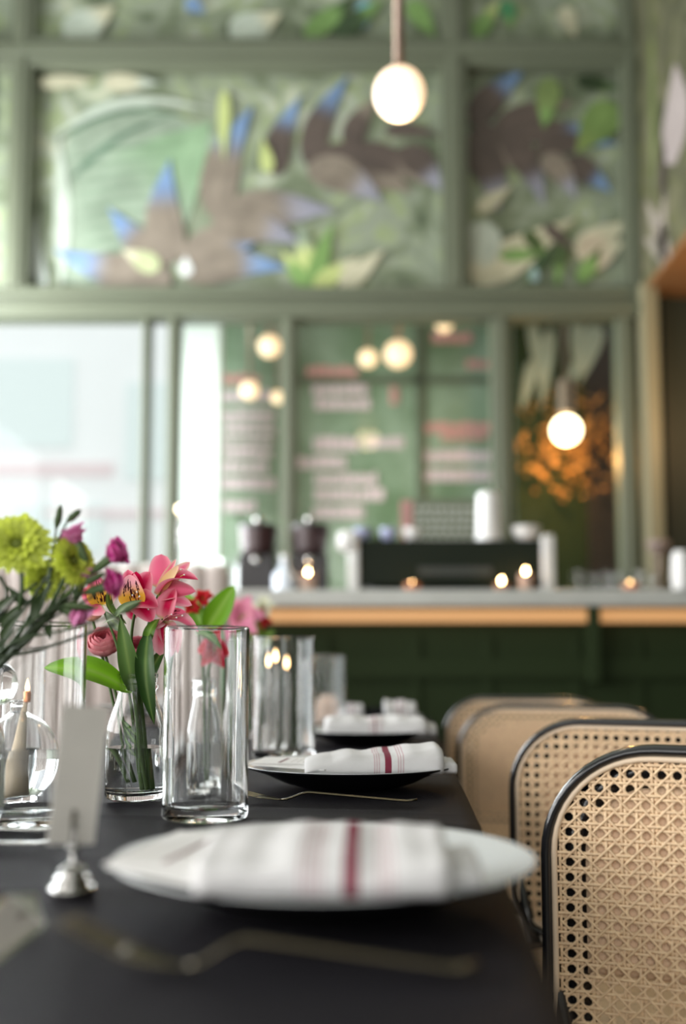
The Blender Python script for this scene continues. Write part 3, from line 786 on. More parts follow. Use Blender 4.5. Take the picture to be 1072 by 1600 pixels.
for i in range(nv + 1):
    v = VA + (VE - VA) * i / nv; row = []
    for kd, a in us:
        if kd == 'T': z = .75 - .0025 + wrinkle(a, v); p = TL(a, v, z)
        else:
            s_ = 1 if kd == 'R' else -1; base = 0 if kd == 'R' else -UW
            out = (0.004 + 0.02 * a / drop * (1 + .8 * math.sin(v * 14 + s_))) * (0 if a == 0 else 1)
            p = TL(base + s_ * out * (0.6 if a < .05 else 1) - s_ * .002 * (a == 0), v, .748 - a - (0.0 if a else .0008))
        row.append(mb.vert(p))
    grid.append(row)
for i in range(nv):
    for j in range(len(us) - 1): mb.face((grid[i][j], grid[i][j + 1], grid[i + 1][j + 1], grid[i + 1][j]))
# end drops
for end, s_ in ((0, -1), (nv, 1)):
    prev = [grid[end][j] for j in range(8, len(us) - 8)]
    for q in range(1, 7):
        a = drop * q / 6; cur = []
        for j in range(8, len(us) - 8):
            kd, uu = us[j]; uu = -UW if kd == 'L' else (0 if kd == 'R' else uu)
            vv = (VA if end == 0 else VE) + s_ * (.004 + .012 * a * (1 + math.sin(uu * 22)))
            cur.append(mb.vert(TL(uu, vv, .747 - a)))
        for j in range(len(cur) - 1): mb.face((prev[j], prev[j + 1], cur[j + 1], cur[j]))
        prev = cur
o = mb.build('tablecloth', M_cloth); tag(o, 'charcoal linen tablecloth covering the long table', 'tablecloth')
for m_ in (): pass

# ------------------------------------------------------------------ plates
def make_plate(r=0.145):
    e = empty('dinner_plate', (0, 0, 0))
    H = .030; N = 96
    MB().lathe([(0, .010), (r * .45, .010), (r * .62, .0135), (r * .80, .0215), (r * .97, H - .001), (r, H), (r, H - .0008)], N).build('white_face', M_white, e)
    MB().lathe([(r, H - .0009), (r * .995, H - .0026), (r * .80, H - .012), (r * .62, .006), (r * .50, .001), (r * .48, 0), (0, 0)], N).build('underside', M_blackglaze, e)['label'] = 'glossy black underside'
    return e
pl0 = make_plate()
plates = []
def put_plate(px_tip_y, x, Y, label, first=False):
    o = pl0 if first else copy_tree(pl0)
    o.location = (x, Y, .7505); tag(o, label, 'plate', 'place setting plates'); plates.append(o); return o
p1 = put_plate(0, W(505, 1355, .67).x, .711, 'white dinner plate with black underside nearest the camera', True)
p2 = put_plate(0, W(546, 1196, 1.37).x, 1.385, 'second dinner plate from the camera, behind the handle of a fork')
p3 = put_plate(0, W(574, 1143, 2.15).x, 2.17, 'third dinner plate from the camera')
p4 = put_plate(0, W(578, 1118, 2.8).x, 2.84, 'farthest dinner plate on the right side of the table')

# ------------------------------------------------------------------ napkins
def napkin(name, loc, rz, wl, dl, h, m_, label, puff=0.0, lump=0.3, seed=1, tail=True):
    rnd = random.Random(seed)
    e = empty(name, loc, rz, label, 'napkin', 'rolled napkins on the plates')
    def roll(x0, x1, dl, h, nx=46, y0=0, pf=0.0, z0=0, sd=0):
        mb = MB(); rings = []; ns = 40
        for i in range(nx + 1):
            t = i / nx; x = x0 + (x1 - x0) * t
            endk = min(1, .90 + .10 * min(1, min(t, 1 - t) / .03))
            hh = h * (1 + pf * (t - .5) + .05 * math.sin(11 * t + sd) + .03 * math.sin(29 * t + sd)) * endk
            dd = dl * (1 + .03 * math.sin(7 * t + sd)) * endk
            ring = []
            for k_ in range(ns):
                a = 2 * PI * k_ / ns
                c, s = math.cos(a), math.sin(a)
                ex = .55
                yy = math.copysign(abs(c) ** ex, c) * dd * .5
                zz = math.copysign(abs(s) ** ex, s) * hh * .5 + hh * .5
                if s > 0: zz += h * .04 * math.sin(yy * 90 + x * 35 + sd) + h * .03 * math.sin(yy * 160 - x * 70 + sd)
                zz -= (0.10 * h) * (yy / (dd * .5)) * -1 * (1 if s > 0 else 0)
                ring.append(mb.vert((x, y0 + yy, z0 + max(zz, 0))))
            rings.append(ring)
        for i in range(nx):
            for k_ in range(ns):
                j = (k_ + 1) % ns; mb.face((rings[i][k_], rings[i][j], rings[i + 1][j], rings[i + 1][k_]))
        for R_, x in ((rings[0], x0 + .0015), (rings[-1], x1 - .0015)):
            # spiral-looking end: inset ring
            c = Vector((0, 0, 0))
            for q in R_: c += Vector(mb.v[q])
            c /= ns
            prev = R_
            for sc in (.86, .6, .3):
                off = (.004 if sc == .6 else -.001) * (1 if R_ is rings[0] else -1)
                cur = [mb.vert(Vector((mb.v[q][0] + off, c.y + (mb.v[q][1] - c.y) * sc, c.z + (mb.v[q][2] - c.z) * sc))) for q in R_]
                for k_ in range(ns):
                    j = (k_ + 1) % ns; mb.face((prev[k_], prev[j], cur[j], cur[k_]))
                prev = cur
            mb.face(prev)
        return mb
    roll(-wl / 2, wl / 2, dl, h, pf=puff, sd=seed).build('outer_fold', m_, e)
    if tail: roll(wl / 2 - .012, wl / 2 + .020, dl * .62, h * .62, nx=12, y0=dl * .08, sd=seed + 2).build('inner_fold', m_, e)
    return e
M_nap1 = napkin_mat('napkin_linen_near', 0.0165, (-.012, -.008, -.004, -.0005, .032, .036, .040), .0085)
X1 = (-.083 + .066) / 2
napkin('napkin', (X1 - .002, .630, .7768), math.radians(-1.5), .146, .122, .028, M_nap1, 'folded white napkin with burgundy stripe on the nearest plate', seed=3)
M_nap2 = napkin_mat('napkin_linen_second', 0.017, (-.0005, .0025, .0055, .030, .033, .0365), .0085)
c = W(583, 1200, 1.33)
napkin('napkin', (c.x, 1.335, .771), math.radians(2), .178, .085, .030, M_nap2, 'rolled white napkin with red band on the second plate', puff=.55, seed=5)
M_nap3 = napkin_mat('napkin_linen_third', -0.002, (-.014, -.010, .008, .012), .004)
c = W(587, 1140, 2.1)
napkin('napkin', (c.x, 2.11, .7705), 0, .212, .09, .038, M_nap3, 'rolled white napkin on the third plate', seed=6)
c = W(624, 1110, 2.8)
napkin('napkin', (c.x, 2.78, .7715), 0, .085, .09, .048, M_nap3, 'rolled napkin end on the farthest plate, right of a dark gap', seed=8, tail=False)
c = W(551, 1110, 2.8)
napkin('napkin', (c.x, 2.80, .7715), 0, .055, .08, .04, M_nap3, 'short rolled napkin on the farthest plate, left of a dark gap', seed=9, tail=False)
c = W(582, 1110, 2.8)
o = tag(MB().lathe([(0, 0), (.028, 0), (.03, .01), (.027, .042), (.024, .042), (.024, .008), (0, .008)], 24).build('black_ramekin', M_blackglaze, loc=(c.x + .003, 2.80, .7615)), 'small black dish between the napkins on the farthest plate', 'dish')

# ------------------------------------------------------------------ menu cards
def menu(loc, rz, wx_, wy_, label, tilt=0.0):
    e = empty('menu_card', loc, rz, label, 'menu'); e.rotation_euler = (0, tilt, rz)
    mb = MB(); mb.box((0, 0, 0), (wx_, wy_, .0012)); sh = mb.build('sheet', M_paper, e, smooth=False)
    MB().box((.004, 0, -.0016), (.125, .085, -.0004), Matrix.Rotation(math.radians(-28), 4, 'Z')).build('back_leaf', M_paper, e, smooth=False)
    MB().box((.036, .012, .0012), (.040, wy_ - .02, .0015)).build('burgundy_rule', M_wine, sh, smooth=False)
    mb = MB()
    for i in range(7):
        x = .052 + i * .0085
        y = .02
        while y < wy_ - .03:
            l = random.uniform(.006, .018); mb.box((x, y, .0012), (x + .0016, y + l, .0014)); y += l + .004
    mb.build('text_lines', M_ink, sh, smooth=False)
    return e
a = W(163, 1338, .66); b = W(250, 1284, .80)
menu((a.x - .002, .664, .7812), math.radians(-12), .15, .135, 'white paper menu with burgundy rule under the nearest napkin')
c = W(392, 1192, 1.38)
menu((c.x, 1.36, .7815), math.radians(-8), .12, .10, 'white paper menu lying on the second plate')

# ------------------------------------------------------------------ cutlery
def ribbon(mb, path, widths, th, up=(0, 0, 1)):
    """flat-sectioned sweep: widths across, th thickness"""
    pts = [Vector(p) for p in path]; n = len(pts); rings = []
    for i, p in enumerate(pts):
        t = (pts[min(i + 1, n - 1)] - pts[max(i - 1, 0)]).normalized()
        s = t.cross(Vector(up)).normalized(); q = s.cross(t)
        ring = []
        for k_ in range(12):
            a = 2 * PI * k_ / 12
            ring.append(mb.vert(p + s * (math.cos(a) * widths[i] * .5) + q * (math.sin(a) * (th[i] if hasattr(th, '__len__') else th) * .5)))
        rings.append(ring)
    for i in range(n - 1):
        for k_ in range(12):
            j = (k_ + 1) % 12; mb.face((rings[i][k_], rings[i][j], rings[i + 1][j], rings[i + 1][k_]))
    mb.face(rings[0]); mb.face(rings[-1][::-1])
def fork(name, head, neck, end, label, m_, cat='fork', arch=.016, headrise=.02, tines=4, s=1.0):
    """head: tine tip xy, neck xy, end xy on the table"""
    hx, nx_, ex = Vector(head), Vector(neck), Vector(end)
    e = empty(name, (nx_.x, nx_.y, .7502), 0, label, cat)
    def L(p, z): return Vector((p.x - nx_.x, p.y - nx_.y, z))
    path = []; wd = []; th = []
    N = 26
    for i in range(N + 1):
        t = i / N; p = nx_.lerp(ex, t)
        z = .004 + arch * (math.sin(PI * min(1, t / .42)) if t < .21 else (1.0 * (1 - (t - .21) / .79) ** 1.1)) * (1 if t < .97 else 1)
        if t < .21: z = .004 + arch * (.5 - .5 * math.cos(PI * t / .21))
        if t > .92: z += (t - .92) * .03
        path.append(L(p, z)); wd.append((.006 + .009 * max(0, t - .45) ** 1.2 * 1.6 + (.0 if t < .97 else -.003)) * s); th.append(.0032 * s)
    mb = MB(); ribbon(mb, path, wd, th); mb.build('handle', m_, e)
    # head: shoulder + tines
    d = (hx - nx_); Lh = d.length; d.normalize(); sd = Vector((-d.y, d.x))
    mb = MB(); path = []; wd = []
    for i in range(11):
        t = i / 10 * .5; p = nx_ + d * (Lh * t)
        path.append(L(p, .004 + headrise * (t ** 1.6) * .8)); wd.append((.006 + .018 * math.sin(min(1, t / .42) * PI / 2) ** 1.3) * s)
    ribbon(mb, path, wd, .002); mb.build('shoulder', m_, e)
    for q in range(tines):
        off = (q - (tines - 1) / 2) * .0062 * s
        mb = MB(); path = []; wd = []
        for i in range(9):
            t = .46 + .54 * i / 8; p = nx_ + d * (Lh * t) + sd * off
            path.append(L(p, .004 + headrise * (t ** 1.6) * .8)); wd.append(.0036 * (1 - .55 * (i / 8) ** 2) * s)
        ribbon(mb, path, wd, .0018); mb.build('tine', m_, e)
    return e
def xy(v): return (v.x, v.y)
fork('fork', (-.150, .556), xy(T(292, 1522)), xy(T(748, 1527)), 'dark steel fork in front of the nearest plate', M_brass, arch=.014, headrise=.024)
fork('fork', xy(T(372, 1249)), xy(T(440, 1255)), xy(T(652, 1258)), 'slender fork in front of the second plate', M_brass, arch=.009, headrise=.008, s=.9)
fork('fork', (-.62, .97), (-.52, .965), xy(T(92, 1304)), 'silver fork handle at the left edge, farther of two', M_steel, arch=.006, headrise=.01, s=.8)
fork('fork', (-.60, .86), (-.50, .875), xy(T(90, 1325)), 'silver fork handle at the left edge, nearer of two', M_steel, arch=.007, headrise=.01, s=.8)
# knife at lower left
tip = T(62, 1438); 
e = empty('table_knife', (tip.x, tip.y, .7503), math.radians(-4), 'polished knife blade at the bottom left corner', 'knife')
mb = MB(); n = 20; rows = []
for i in range(n + 1):
    t = i / n; y = -.105 * t
    w0 = -.015 * min(1, (t * 9) ** .5) ; w1 = .015 * min(1, (t * 5) ** .5)
    rows.append([mb.vert((w0 - .003, y, .016)), mb.vert((w0 - .003, y, .0168)), mb.vert((w1 - .003, y, .0012)), mb.vert((w1 - .003, y, .0004))])
for i in range(n):
    for k_ in range(4):
        j = (k_ + 1) % 4; mb.face((rows[i][k_], rows[i][j], rows[i + 1][j], rows[i + 1][k_]))
mb.face(rows[0]); mb.face(rows[-1]); mb.build('blade', M_steel, e, smooth=False)
mb = MB(); ribbon(mb, [(-.003, -.105 - .1 * t / 10, .006) for t in range(11)], [.014 + .004 * math.sin(t / 10 * PI) for t in range(11)], .008); mb.build('handle', M_steel, e)

# ------------------------------------------------------------------ place card holders
def card_holder(base, label, rz, cw=.05, ch=.108, lean=.05, s=1.0):
    e = empty('place_card_holder', base, 0, label, 'card holder')
    q = [(0, 0), (.0150, 0), (.0162, .0015), (.0162, .004), (.0150, .0055), (.0108, .006), (.0106, .007), (.0128, .0085), (.0130, .0105), (.0118, .012), (.0080, .0125), (.0078, .0135), (.0098, .015), (.0098, .017), (.0070, .019), (.0034, .021), (.0028, .028), (.0046, .0295), (.0046, .0325), (.0028, .034), (.0024, .045), (0, .045)]
    MB().lathe([(r * s, z * s) for r, z in q], 36).build('base', M_steel, e)
    mb = MB()
    for sg in (-1, 1):
        mb.tube([(0, sg * .001, .042 * s), (0, sg * .0035, .05 * s), (0, sg * .0008, .058 * s)], .0012, 6)
    mb.build('clip', M_brass, e)
    ce = MB(); R = Matrix.Rotation(rz, 4, 'Z') @ Matrix.Rotation(lean, 4, 'Y')
    ce.box((-cw / 2, -.0004, 0), (cw / 2, .0004, ch), Matrix.Translation((-.002, 0, .034 * s)) @ R)
    o = ce.build('place_card', M_card, smooth=False, loc=base)
    tag(o, label.replace('silver place card holder', 'blank grey place card').replace('holding', 'in holder,'), 'place card')
    return e
b = T(113, 1396)
card_holder(b, 'silver place card holder on the cloth left of the nearest plate', math.radians(40), .036, .098, .10)
b = T(327, 1196)
card_holder(b, 'silver place card holder seen through the tall glass cylinder', math.radians(70), .05, .08)

# ------------------------------------------------------------------ glass cylinders
def cylinder(px, Y, r, h, label):
    e = tag(MB().lathe([(0, 0), (r - .004, 0), (r - .001, .0015), (r, .005), (r, h - .0015), (r - .0012, h), (r - .0024, h - .0015), (r - .0032, .016), (r - .006, .0125), (0, .012)], 96)
            .build('glass_cylinder', M_glass, loc=(W(px, 1200, Y).x, Y, .7515)), label, 'glass vase', 'clear glass cylinders on the table')
    return e
Yc = T(320, 1290).y + .044
cylinder(321, Yc, .0455, .202, 'tall clear glass cylinder right of the flower bottle')
cylinder(443, 1.80, .0560, .215, 'clear glass cylinder left of the second plate with lights inside')
cylinder(508, 2.65, .054, .195, 'farthest glass cylinder beside the third plate')
cylinder(50, 1.06, .0530, .205, 'clear glass cylinder at the left edge beside the oil lamp')
cylinder(28, 1.62, .0420, .195, 'glass cylinder behind the oil lamp at the left edge')
cylinder(395, 2.9, .045, .25, 'distant glass cylinder under the white flower')

# ------------------------------------------------------------------ flower bottles
def bottle(base, label, s=1.0, water=.45):
    e = empty('milk_bottle', base, 0, label, 'bottle')
    O = [(0, .002), (.018, .0005), (.030, 0), (.0345, .002), (.0365, .007), (.0365, .080), (.0355, .090), (.030, .106), (.0248, .120), (.0230, .128), (.0232, .131), (.0255, .133), (.0258, .138), (.0240, .140), (.0240, .146), (.0255, .148), (.0255, .151), (.0235, .1525)]
    I = [(.0205, .1515), (.0200, .130), (.0220, .120), (.0275, .105), (.0330, .089), (.0338, .080), (.0338, .011), (.030, .0075), (.012, .0065), (0, .0075)]
    MB().lathe([(r * s, z * s) for r, z in O + I], 72).build('glass', M_glass, e)
    zw = .151 * water
    MB().lathe([(0, .0076 * s), (.012 * s, .0066 * s), (.030 * s, .0076 * s), (.0341 * s, .0112 * s), (.0341 * s, zw * s), (0, zw * s)], 72).build('water', M_water, e)
    return e
bb = T(203, 1256); bb.y += .034
bottle((bb.x - .001, bb.y, .7515), 'small clear milk bottle holding pink alstroemeria, in sharp focus', 1.0, .415)
B1 = Vector((bb.x - .001, bb.y, .7515)); YF = bb.y
b2 = Vector((W(318, 1150, 1.62).x, 1.62, .7515)); bottle(b2, 'clear bottle of red flowers behind the tall glass cylinder', 1.0, .45)
b3 = Vector((W(-75, 1200, .98).x, 1.02, .7515)); bottle(b3, 'clear bottle of green and magenta flowers past the left edge', 1.0, .45)
b4 = Vector((W(385, 1100, 2.35).x, 2.35, .7515)); bottle(b4, 'distant clear bottle with pink and white flowers', 1.0, .45)

def mixc(a, b, t): return tuple(a[i] * (1 - t) + b[i] * t for i in range(3))
PINK = (0.80, 0.15, 0.27); HOT = (0.50, 0.004, 0.06); PALE = (0.86, 0.42, 0.48); CREAM = (0.86, 0.70, 0.45); YEL = (0.85, 0.50, 0.06); GREENP = (0.55, 0.65, 0.25)
def pinkcol(a=PINK, b=HOT, edge=PALE, mid=.5):
    def f(t, q):
        c = mixc(a, b, max(0, min(1, 1.5 - abs(q) * 1.9)) * max(0, min(1, 1.35 - abs(t - mid) * 1.7)))
        c = mixc(c, edge, min(1, abs(q) ** 3 * .8 + max(0, t - .8)))
        vein = 0.9 + .1 * math.cos(q * 26)
        c = tuple(x * vein for x in c)
        if t < .15: c = mixc((.35, .45, .12), c, t / .15)
        return c
    return f
def spotcol(seed, ground=(YEL, PINK)):
    rnd = random.Random(seed)
    streaks = [(rnd.uniform(-.8, .8), rnd.uniform(.15, .75), rnd.uniform(.05, .13)) for _ in range(34)]
    def f(t, q):
        c = mixc(ground[0], ground[1], max(0, min(1, (t - .35) * 2.6)))
        for sq, stt, sl in streaks:
            if abs(q - sq * (0.6 + .4 * t)) < .038 and abs(t - stt) < sl: c = (.05, .005, .012)
        return c
    return f
def leafcol(a=(.06, .13, .02), b=(.16, .34, .03)):
    def f(t, q):
        c = mixc(a, b, .5 + .5 * math.cos(q * 2.4))
        c = tuple(x * (.88 + .12 * math.cos(q * 30)) for x in c)
        if abs(q) < .08: c = mixc(c, (.3, .42, .12), .5)
        return c
    return f
def stemcol(t): return (.07, .13, .03)
def stalk(parent, o, pts, r0=.0024, r1=.0016, name='stem', c=stemcol):
    # smooth through points
    P_ = [Vector(p) for p in pts]; out = []
    for i in range(len(P_) - 1):
        p0 = P_[max(0, i - 1)]; p1 = P_[i]; p2 = P_[i + 1]; p3 = P_[min(len(P_) - 1, i + 2)]
        for k_ in range(8):
            t = k_ / 8
            out.append(.5 * ((2 * p1) + (p2 - p0) * t + (2 * p0 - 5 * p1 + 4 * p2 - p3) * t * t + (3 * p1 - p0 - 3 * p2 + p3) * t ** 3))
    out.append(P_[-1]); n = len(out)
    return MB().tube([p - o for p in out], [r0 + (r1 - r0) * i / (n - 1) for i in range(n)], 8, col=c).build(name, M_leaf, parent)
def fp(x, y, d=0.0, Y=None): return W(x, y, (Y or YF) + d)
def petal(parent, o, b, t, w, nrm, bend, cup, col, name='petal', res=(14, 8), shape=.6, point=1.0, twist=0, m=None):
    if m is None: w *= 1.25; point *= .68
    return MB().petal(Vector(b) - o, Vector(t) - o, w * YF / F, nrm, bend, cup, res[0], res[1], col, shape, point, twist).build(name, m or M_petal, parent)
def stamens(parent, o, c, tips, col=(.75, .35, .25)):
    mb = MB()
    for t in tips:
        c_, t_ = Vector(c) - o, Vector(t) - o
        mb.tube([c_, c_.lerp(t_, .5) + Vector((0, -.001, .001)), t_], .0005, 5, col=lambda k_: col)
        mb.ball(t_, .0011, 8, n=6)
    return mb.build('stamens', M_petal, parent)
toC = (0, -1, .15)
# --- stem 1: front flower facing the camera
o1 = B1.copy()
A = empty('alstroemeria_stem', o1, 0, 'pink alstroemeria with striped yellow throat facing the camera, left in the milk bottle', 'flower', 'alstroemeria in the milk bottle')
stalk(A, o1, [B1 + Vector((.012, .006, .012)), fp(222, 1160, .003), fp(211, 1075, -.004), fp(205, 1000, 0), fp(212, 950, 0)], .0030, .0018)
c = fp(210, 945, 0)
petal(A, o1, c, fp(200, 890, -.004), 30, toC, .12, .35, pinkcol())
petal(A, o1, c, fp(234, 893, .004), 32, toC, .10, .30, pinkcol())
petal(A, o1, fp(210, 940, -.004), fp(213, 893, -.008), 24, toC, -.1, .3, pinkcol(HOT, HOT, HOT))
petal(A, o1, fp(210, 946, -.006), fp(202, 898, -.016), 33, toC, .12, .3, spotcol(2, (YEL, PALE)), 'striped_petal', (44, 48))
petal(A, o1, fp(212, 940, -.002), fp(247, 948, -.012), 30, (.1, -1, .5), .18, .4, pinkcol())
petal(A, o1, fp(213, 940, 0), fp(238, 972, -.010), 34, (.3, -1, .3), .2, .3, pinkcol(PINK, HOT, PALE))
petal(A, o1, fp(213, 940, 0), fp(205, 968, .004), 22, toC, .1, .3, pinkcol())
stamens(A, o1, fp(211, 940, -.004), [fp(214, 925, -.02), fp(218, 932, -.02), fp(207, 930, -.02), fp(232, 952, -.018)])
for (b_, t_, w_, bd, cc) in (((200, 935), (172, 905), 12, .3, leafcol()), ):
    petal(A, o1, fp(197, 975, .0), fp(177, 902, -.006), 16, (1, -.6, 0), -.35, .5, leafcol((.05, .10, .02), (.12, .25, .04)), 'leaf', m=M_leaf, shape=.8)
# --- stem 2: profile flower upper right
B_ = empty('alstroemeria_stem', o1, 0, 'pink alstroemeria opening to the right, highest in the milk bottle', 'flower', 'alstroemeria in the milk bottle')
stalk(B_, o1, [B1 + Vector((.016, .002, .012)), fp(226, 1150, 0), fp(219, 1060, 0), fp(230, 985, .006), fp(243, 940, .008), fp(250, 925, .008)], .0026, .0015)
c = fp(247, 930, .006)
petal(B_, o1, fp(250, 920, .01), fp(252, 866, .012), 30, (.2, -1, 0), -.05, .55, pinkcol(PINK, PINK, PALE), shape=.85, point=.8)
petal(B_, o1, c, fp(275, 874, 0), 12, toC, .1, .3, pinkcol(PALE, PINK, CREAM))
petal(B_, o1, fp(258, 915, .006), fp(297, 878, .012), 18, toC, .06, .3, pinkcol(PALE, PINK, CREAM))
petal(B_, o1, fp(252, 920, 0), fp(279, 884, -.01), 14, toC, .05, .2, lambda t, q: mixc((.75, .7, .25), (.85, .6, .4), t), 'throat_petal')
petal(B_, o1, c, fp(310, 906, -.012), 36, (-.2, -.6, 1), .22, .5, pinkcol(PINK, HOT, PALE, .7))
petal(B_, o1, c, fp(306, 924, -.006), 28, (-.2, -1, .4), .10, .5, pinkcol(HOT, PINK, PALE, .6))
petal(B_, o1, c, fp(300, 946, 0), 20, (0, -1, .2), .15, .4, pinkcol(PALE, PINK, PALE))
stamens(B_, o1, fp(256, 915, 0), [fp(270, 888, -.006), fp(275, 893, -.006), fp(283, 890, -.006), fp(268, 882, 0), fp(288, 898, -.01)], (.75, .62, .2))
# --- stem 3: lower right flower
C_ = empty('alstroemeria_stem', o1, 0, 'pink alstroemeria with drooping petals touching the glass cylinder rim', 'flower', 'alstroemeria in the milk bottle')
stalk(C_, o1, [B1 + Vector((.013, -.006, .012)), fp(218, 1165, -.006), fp(216, 1080, -.006), fp(228, 1010, -.004), fp(240, 975, 0), fp(255, 968, 0)], .0026, .0016)
c = fp(256, 970, 0)
petal(C_, o1, c, fp(274, 919, -.01), 28, (-.3, -1, 0), .1, .45, pinkcol(PALE, HOT, PINK, .6), shape=.8)
petal(C_, o1, fp(252, 972, 0), fp(290, 957, -.014), 20, (0, -.7, .8), .15, .3, spotcol(5, (PALE, PINK)), 'striped_petal', (40, 44))
petal(C_, o1, c, fp(309, 988, -.012), 24, (0, -.6, 1), .2, .4, pinkcol(PALE, PINK, PALE))
petal(C_, o1, c, fp(250, 1024, -.006), 28, (.2, -1, .1), .1, .45, pinkcol(PALE, HOT, PALE, .3), shape=.9)
petal(C_, o1, c, fp(270, 1018, .004), 26, (.3, -1, .1), .1, .4, pinkcol(PALE, PINK, PALE))
petal(C_, o1, c, fp(232, 985, -.01), 14, toC, .1, .3, pinkcol(PALE, PALE, (.8, .75, .8)))
stamens(C_, o1, c, [fp(268, 960, -.018), fp(276, 965, -.018), fp(285, 962, -.018)])
# --- stem 4: left flower partly hidden
D_ = empty('alstroemeria_stem', o1, 0, 'pink alstroemeria with orange streaks behind the magenta buds', 'flower', 'alstroemeria in the milk bottle')
stalk(D_, o1, [B1 + Vector((.004, .010, .012)), fp(212, 1160, .01), fp(200, 1075, .012), fp(180, 1000, .016), fp(160, 950, .018)], .0024, .0015)
c = fp(160, 945, .015)
petal(D_, o1, c, fp(148, 898, .008), 30, toC, .1, .3, spotcol(9, (YEL, PINK)), 'striped_petal', (40, 44))
petal(D_, o1, c, fp(128, 920, .014), 26, toC, .1, .3, pinkcol())
petal(D_, o1, c, fp(140, 958, .012), 26, toC, .1, .3, pinkcol(PALE, PINK, PALE))
petal(D_, o1, c, fp(180, 925, .022), 22, toC, .1, .3, pinkcol(PALE, CREAM, (.85, .8, .7)))
# --- leaves as a leafy stem
G = empty('leafy_stem', o1, 0, 'leafy green stem with one broad bright leaf pointing left, in the milk bottle', 'foliage')
stalk(G, o1, [B1 + Vector((.007, 0, .012)), fp(216, 1140, -.01), fp(208, 1070, -.012), fp(200, 1010, -.014), fp(188, 960, -.014)], .0030, .002)
petal(G, o1, fp(206, 1082, -.006), fp(70, 1040, -.028), 46, (.05, -.75, .65), .16, .25, leafcol((.15, .36, .012), (.25, .55, .02)), 'leaf', (20, 8), m=M_leaf, shape=.95, point=.8)
petal(G, o1, fp(208, 1080, -.014), fp(188, 965, -.03), 30, (.2, -1, 0), .1, .35, leafcol((.07, .15, .03), (.15, .27, .07)), 'leaf', (18, 8), m=M_leaf, shape=.7)
petal(G, o1, fp(232, 985, -.012), fp(241, 1132, -.03), 30, (-.3, -1, 0), .12, .45, leafcol((.02, .06, .012), (.06, .15, .03)), 'leaf', (18, 8), m=M_leaf, shape=.75, twist=.7)
petal(G, o1, fp(228, 1010, -.01), fp(250, 965, .0), 18, (0, -1, .4), .3, .3, leafcol(), 'leaf', m=M_leaf)
petal(G, o1, fp(190, 985, -.02), fp(165, 955, -.03), 16, (0, -1, .4), -.3, .5, leafcol((.25, .32, .22), (.4, .46, .35)), 'leaf', m=M_leaf)
petal(G, o1, fp(192, 984, -.02), fp(160, 975, -.03), 14, (0, -.6, 1), .4, .5, leafcol((.3, .36, .26), (.45, .5, .4)), 'leaf', m=M_leaf)
petal(G, o1, fp(180, 965, -.02), fp(222, 938, -.04), 15, (0, -1, .6), .1, .5, leafcol((.10, .16, .07), (.2, .3, .14)), 'leaf', m=M_leaf)
petal(G, o1, fp(212, 1162, 0), fp(190, 1128, .006), 9, toC, .1, .3, leafcol((.03, .08, .01), (.08, .2, .03)), 'leaf', m=M_leaf)
petal(G, o1, fp(214, 1150, 0), fp(184, 1118, .006), 8, toC, .1, .3, leafcol((.03, .08, .01), (.08, .2, .03)), 'leaf', m=M_leaf)
petal(G, o1, fp(212, 1180, 0), fp(194, 1152, .006), 8, toC, .1, .3, leafcol((.03, .08, .01), (.08, .2, .03)), 'leaf', m=M_leaf)
petal(G, o1, fp(215, 1090, .01), fp(262, 1005, .03), 24, toC, .1, .3, leafcol((.03, .09, .01), (.07, .18, .03)), 'leaf', m=M_leaf)
# roses
def rose(c, r, label, col0, col1, stem_to, Y=None):
    e = empty('rose', c, 0, label, 'flower'); rnd = random.Random(int(r * 1e5))
    mb = MB()
    for ring, (n, rr, hh, op) in enumerate(((3, .25, .75, .1), (4, .42, .85, .2), (5, .62, .9, .4), (6, .82, .85, .7), (6, 1.0, .7, 1.05))):
        for q in range(n):
            a = 2 * PI * q / n + ring * .7
            b = Vector((math.cos(a) * r * rr * .35, math.sin(a) * r * rr * .35, -r * .55))
            t = Vector((math.cos(a) * r * rr, math.sin(a) * r * rr, r * (hh - .35 * op)))
            mb.petal(b, t, r * (.8 + rr * .6), (-math.cos(a), -math.sin(a), .2), -.22, .5, 8, 6, lambda t_, q_, k_=ring: mixc(col1, col0, min(1, t_ * .6 + k_ * .12)), .9, .55)
    M_ = Matrix.Rotation(math.radians(48), 4, 'X')
    mb.v = [tuple(M_ @ Vector(v)) for v in mb.v]
    mb.build('petals', M_petal, e)
    stalk(e, Vector(c), [Vector(c) + Vector((0, .002, -r * .5)), Vector(c).lerp(Vector(stem_to), .5) + Vector((0, .004, 0)), stem_to], .002, .002)
    return e
rose(fp(163, 1005, .05), .022, 'pink rose left of the milk bottle stems, above the broad leaf', (.78, .33, .36), (.55, .10, .16), B1 + Vector((-.003, .012, .02)))
rose(fp(214, 1020, .055), .023, 'pink rose behind the milk bottle neck', (.75, .30, .36), (.55, .10, .18), B1 + Vector((.008, .014, .02)))
rose(fp(144, 958, .06), .014, 'small peach rose bud behind the magenta buds', (.80, .50, .36), (.7, .35, .25), B1 + Vector((-.008, .010, .02)))

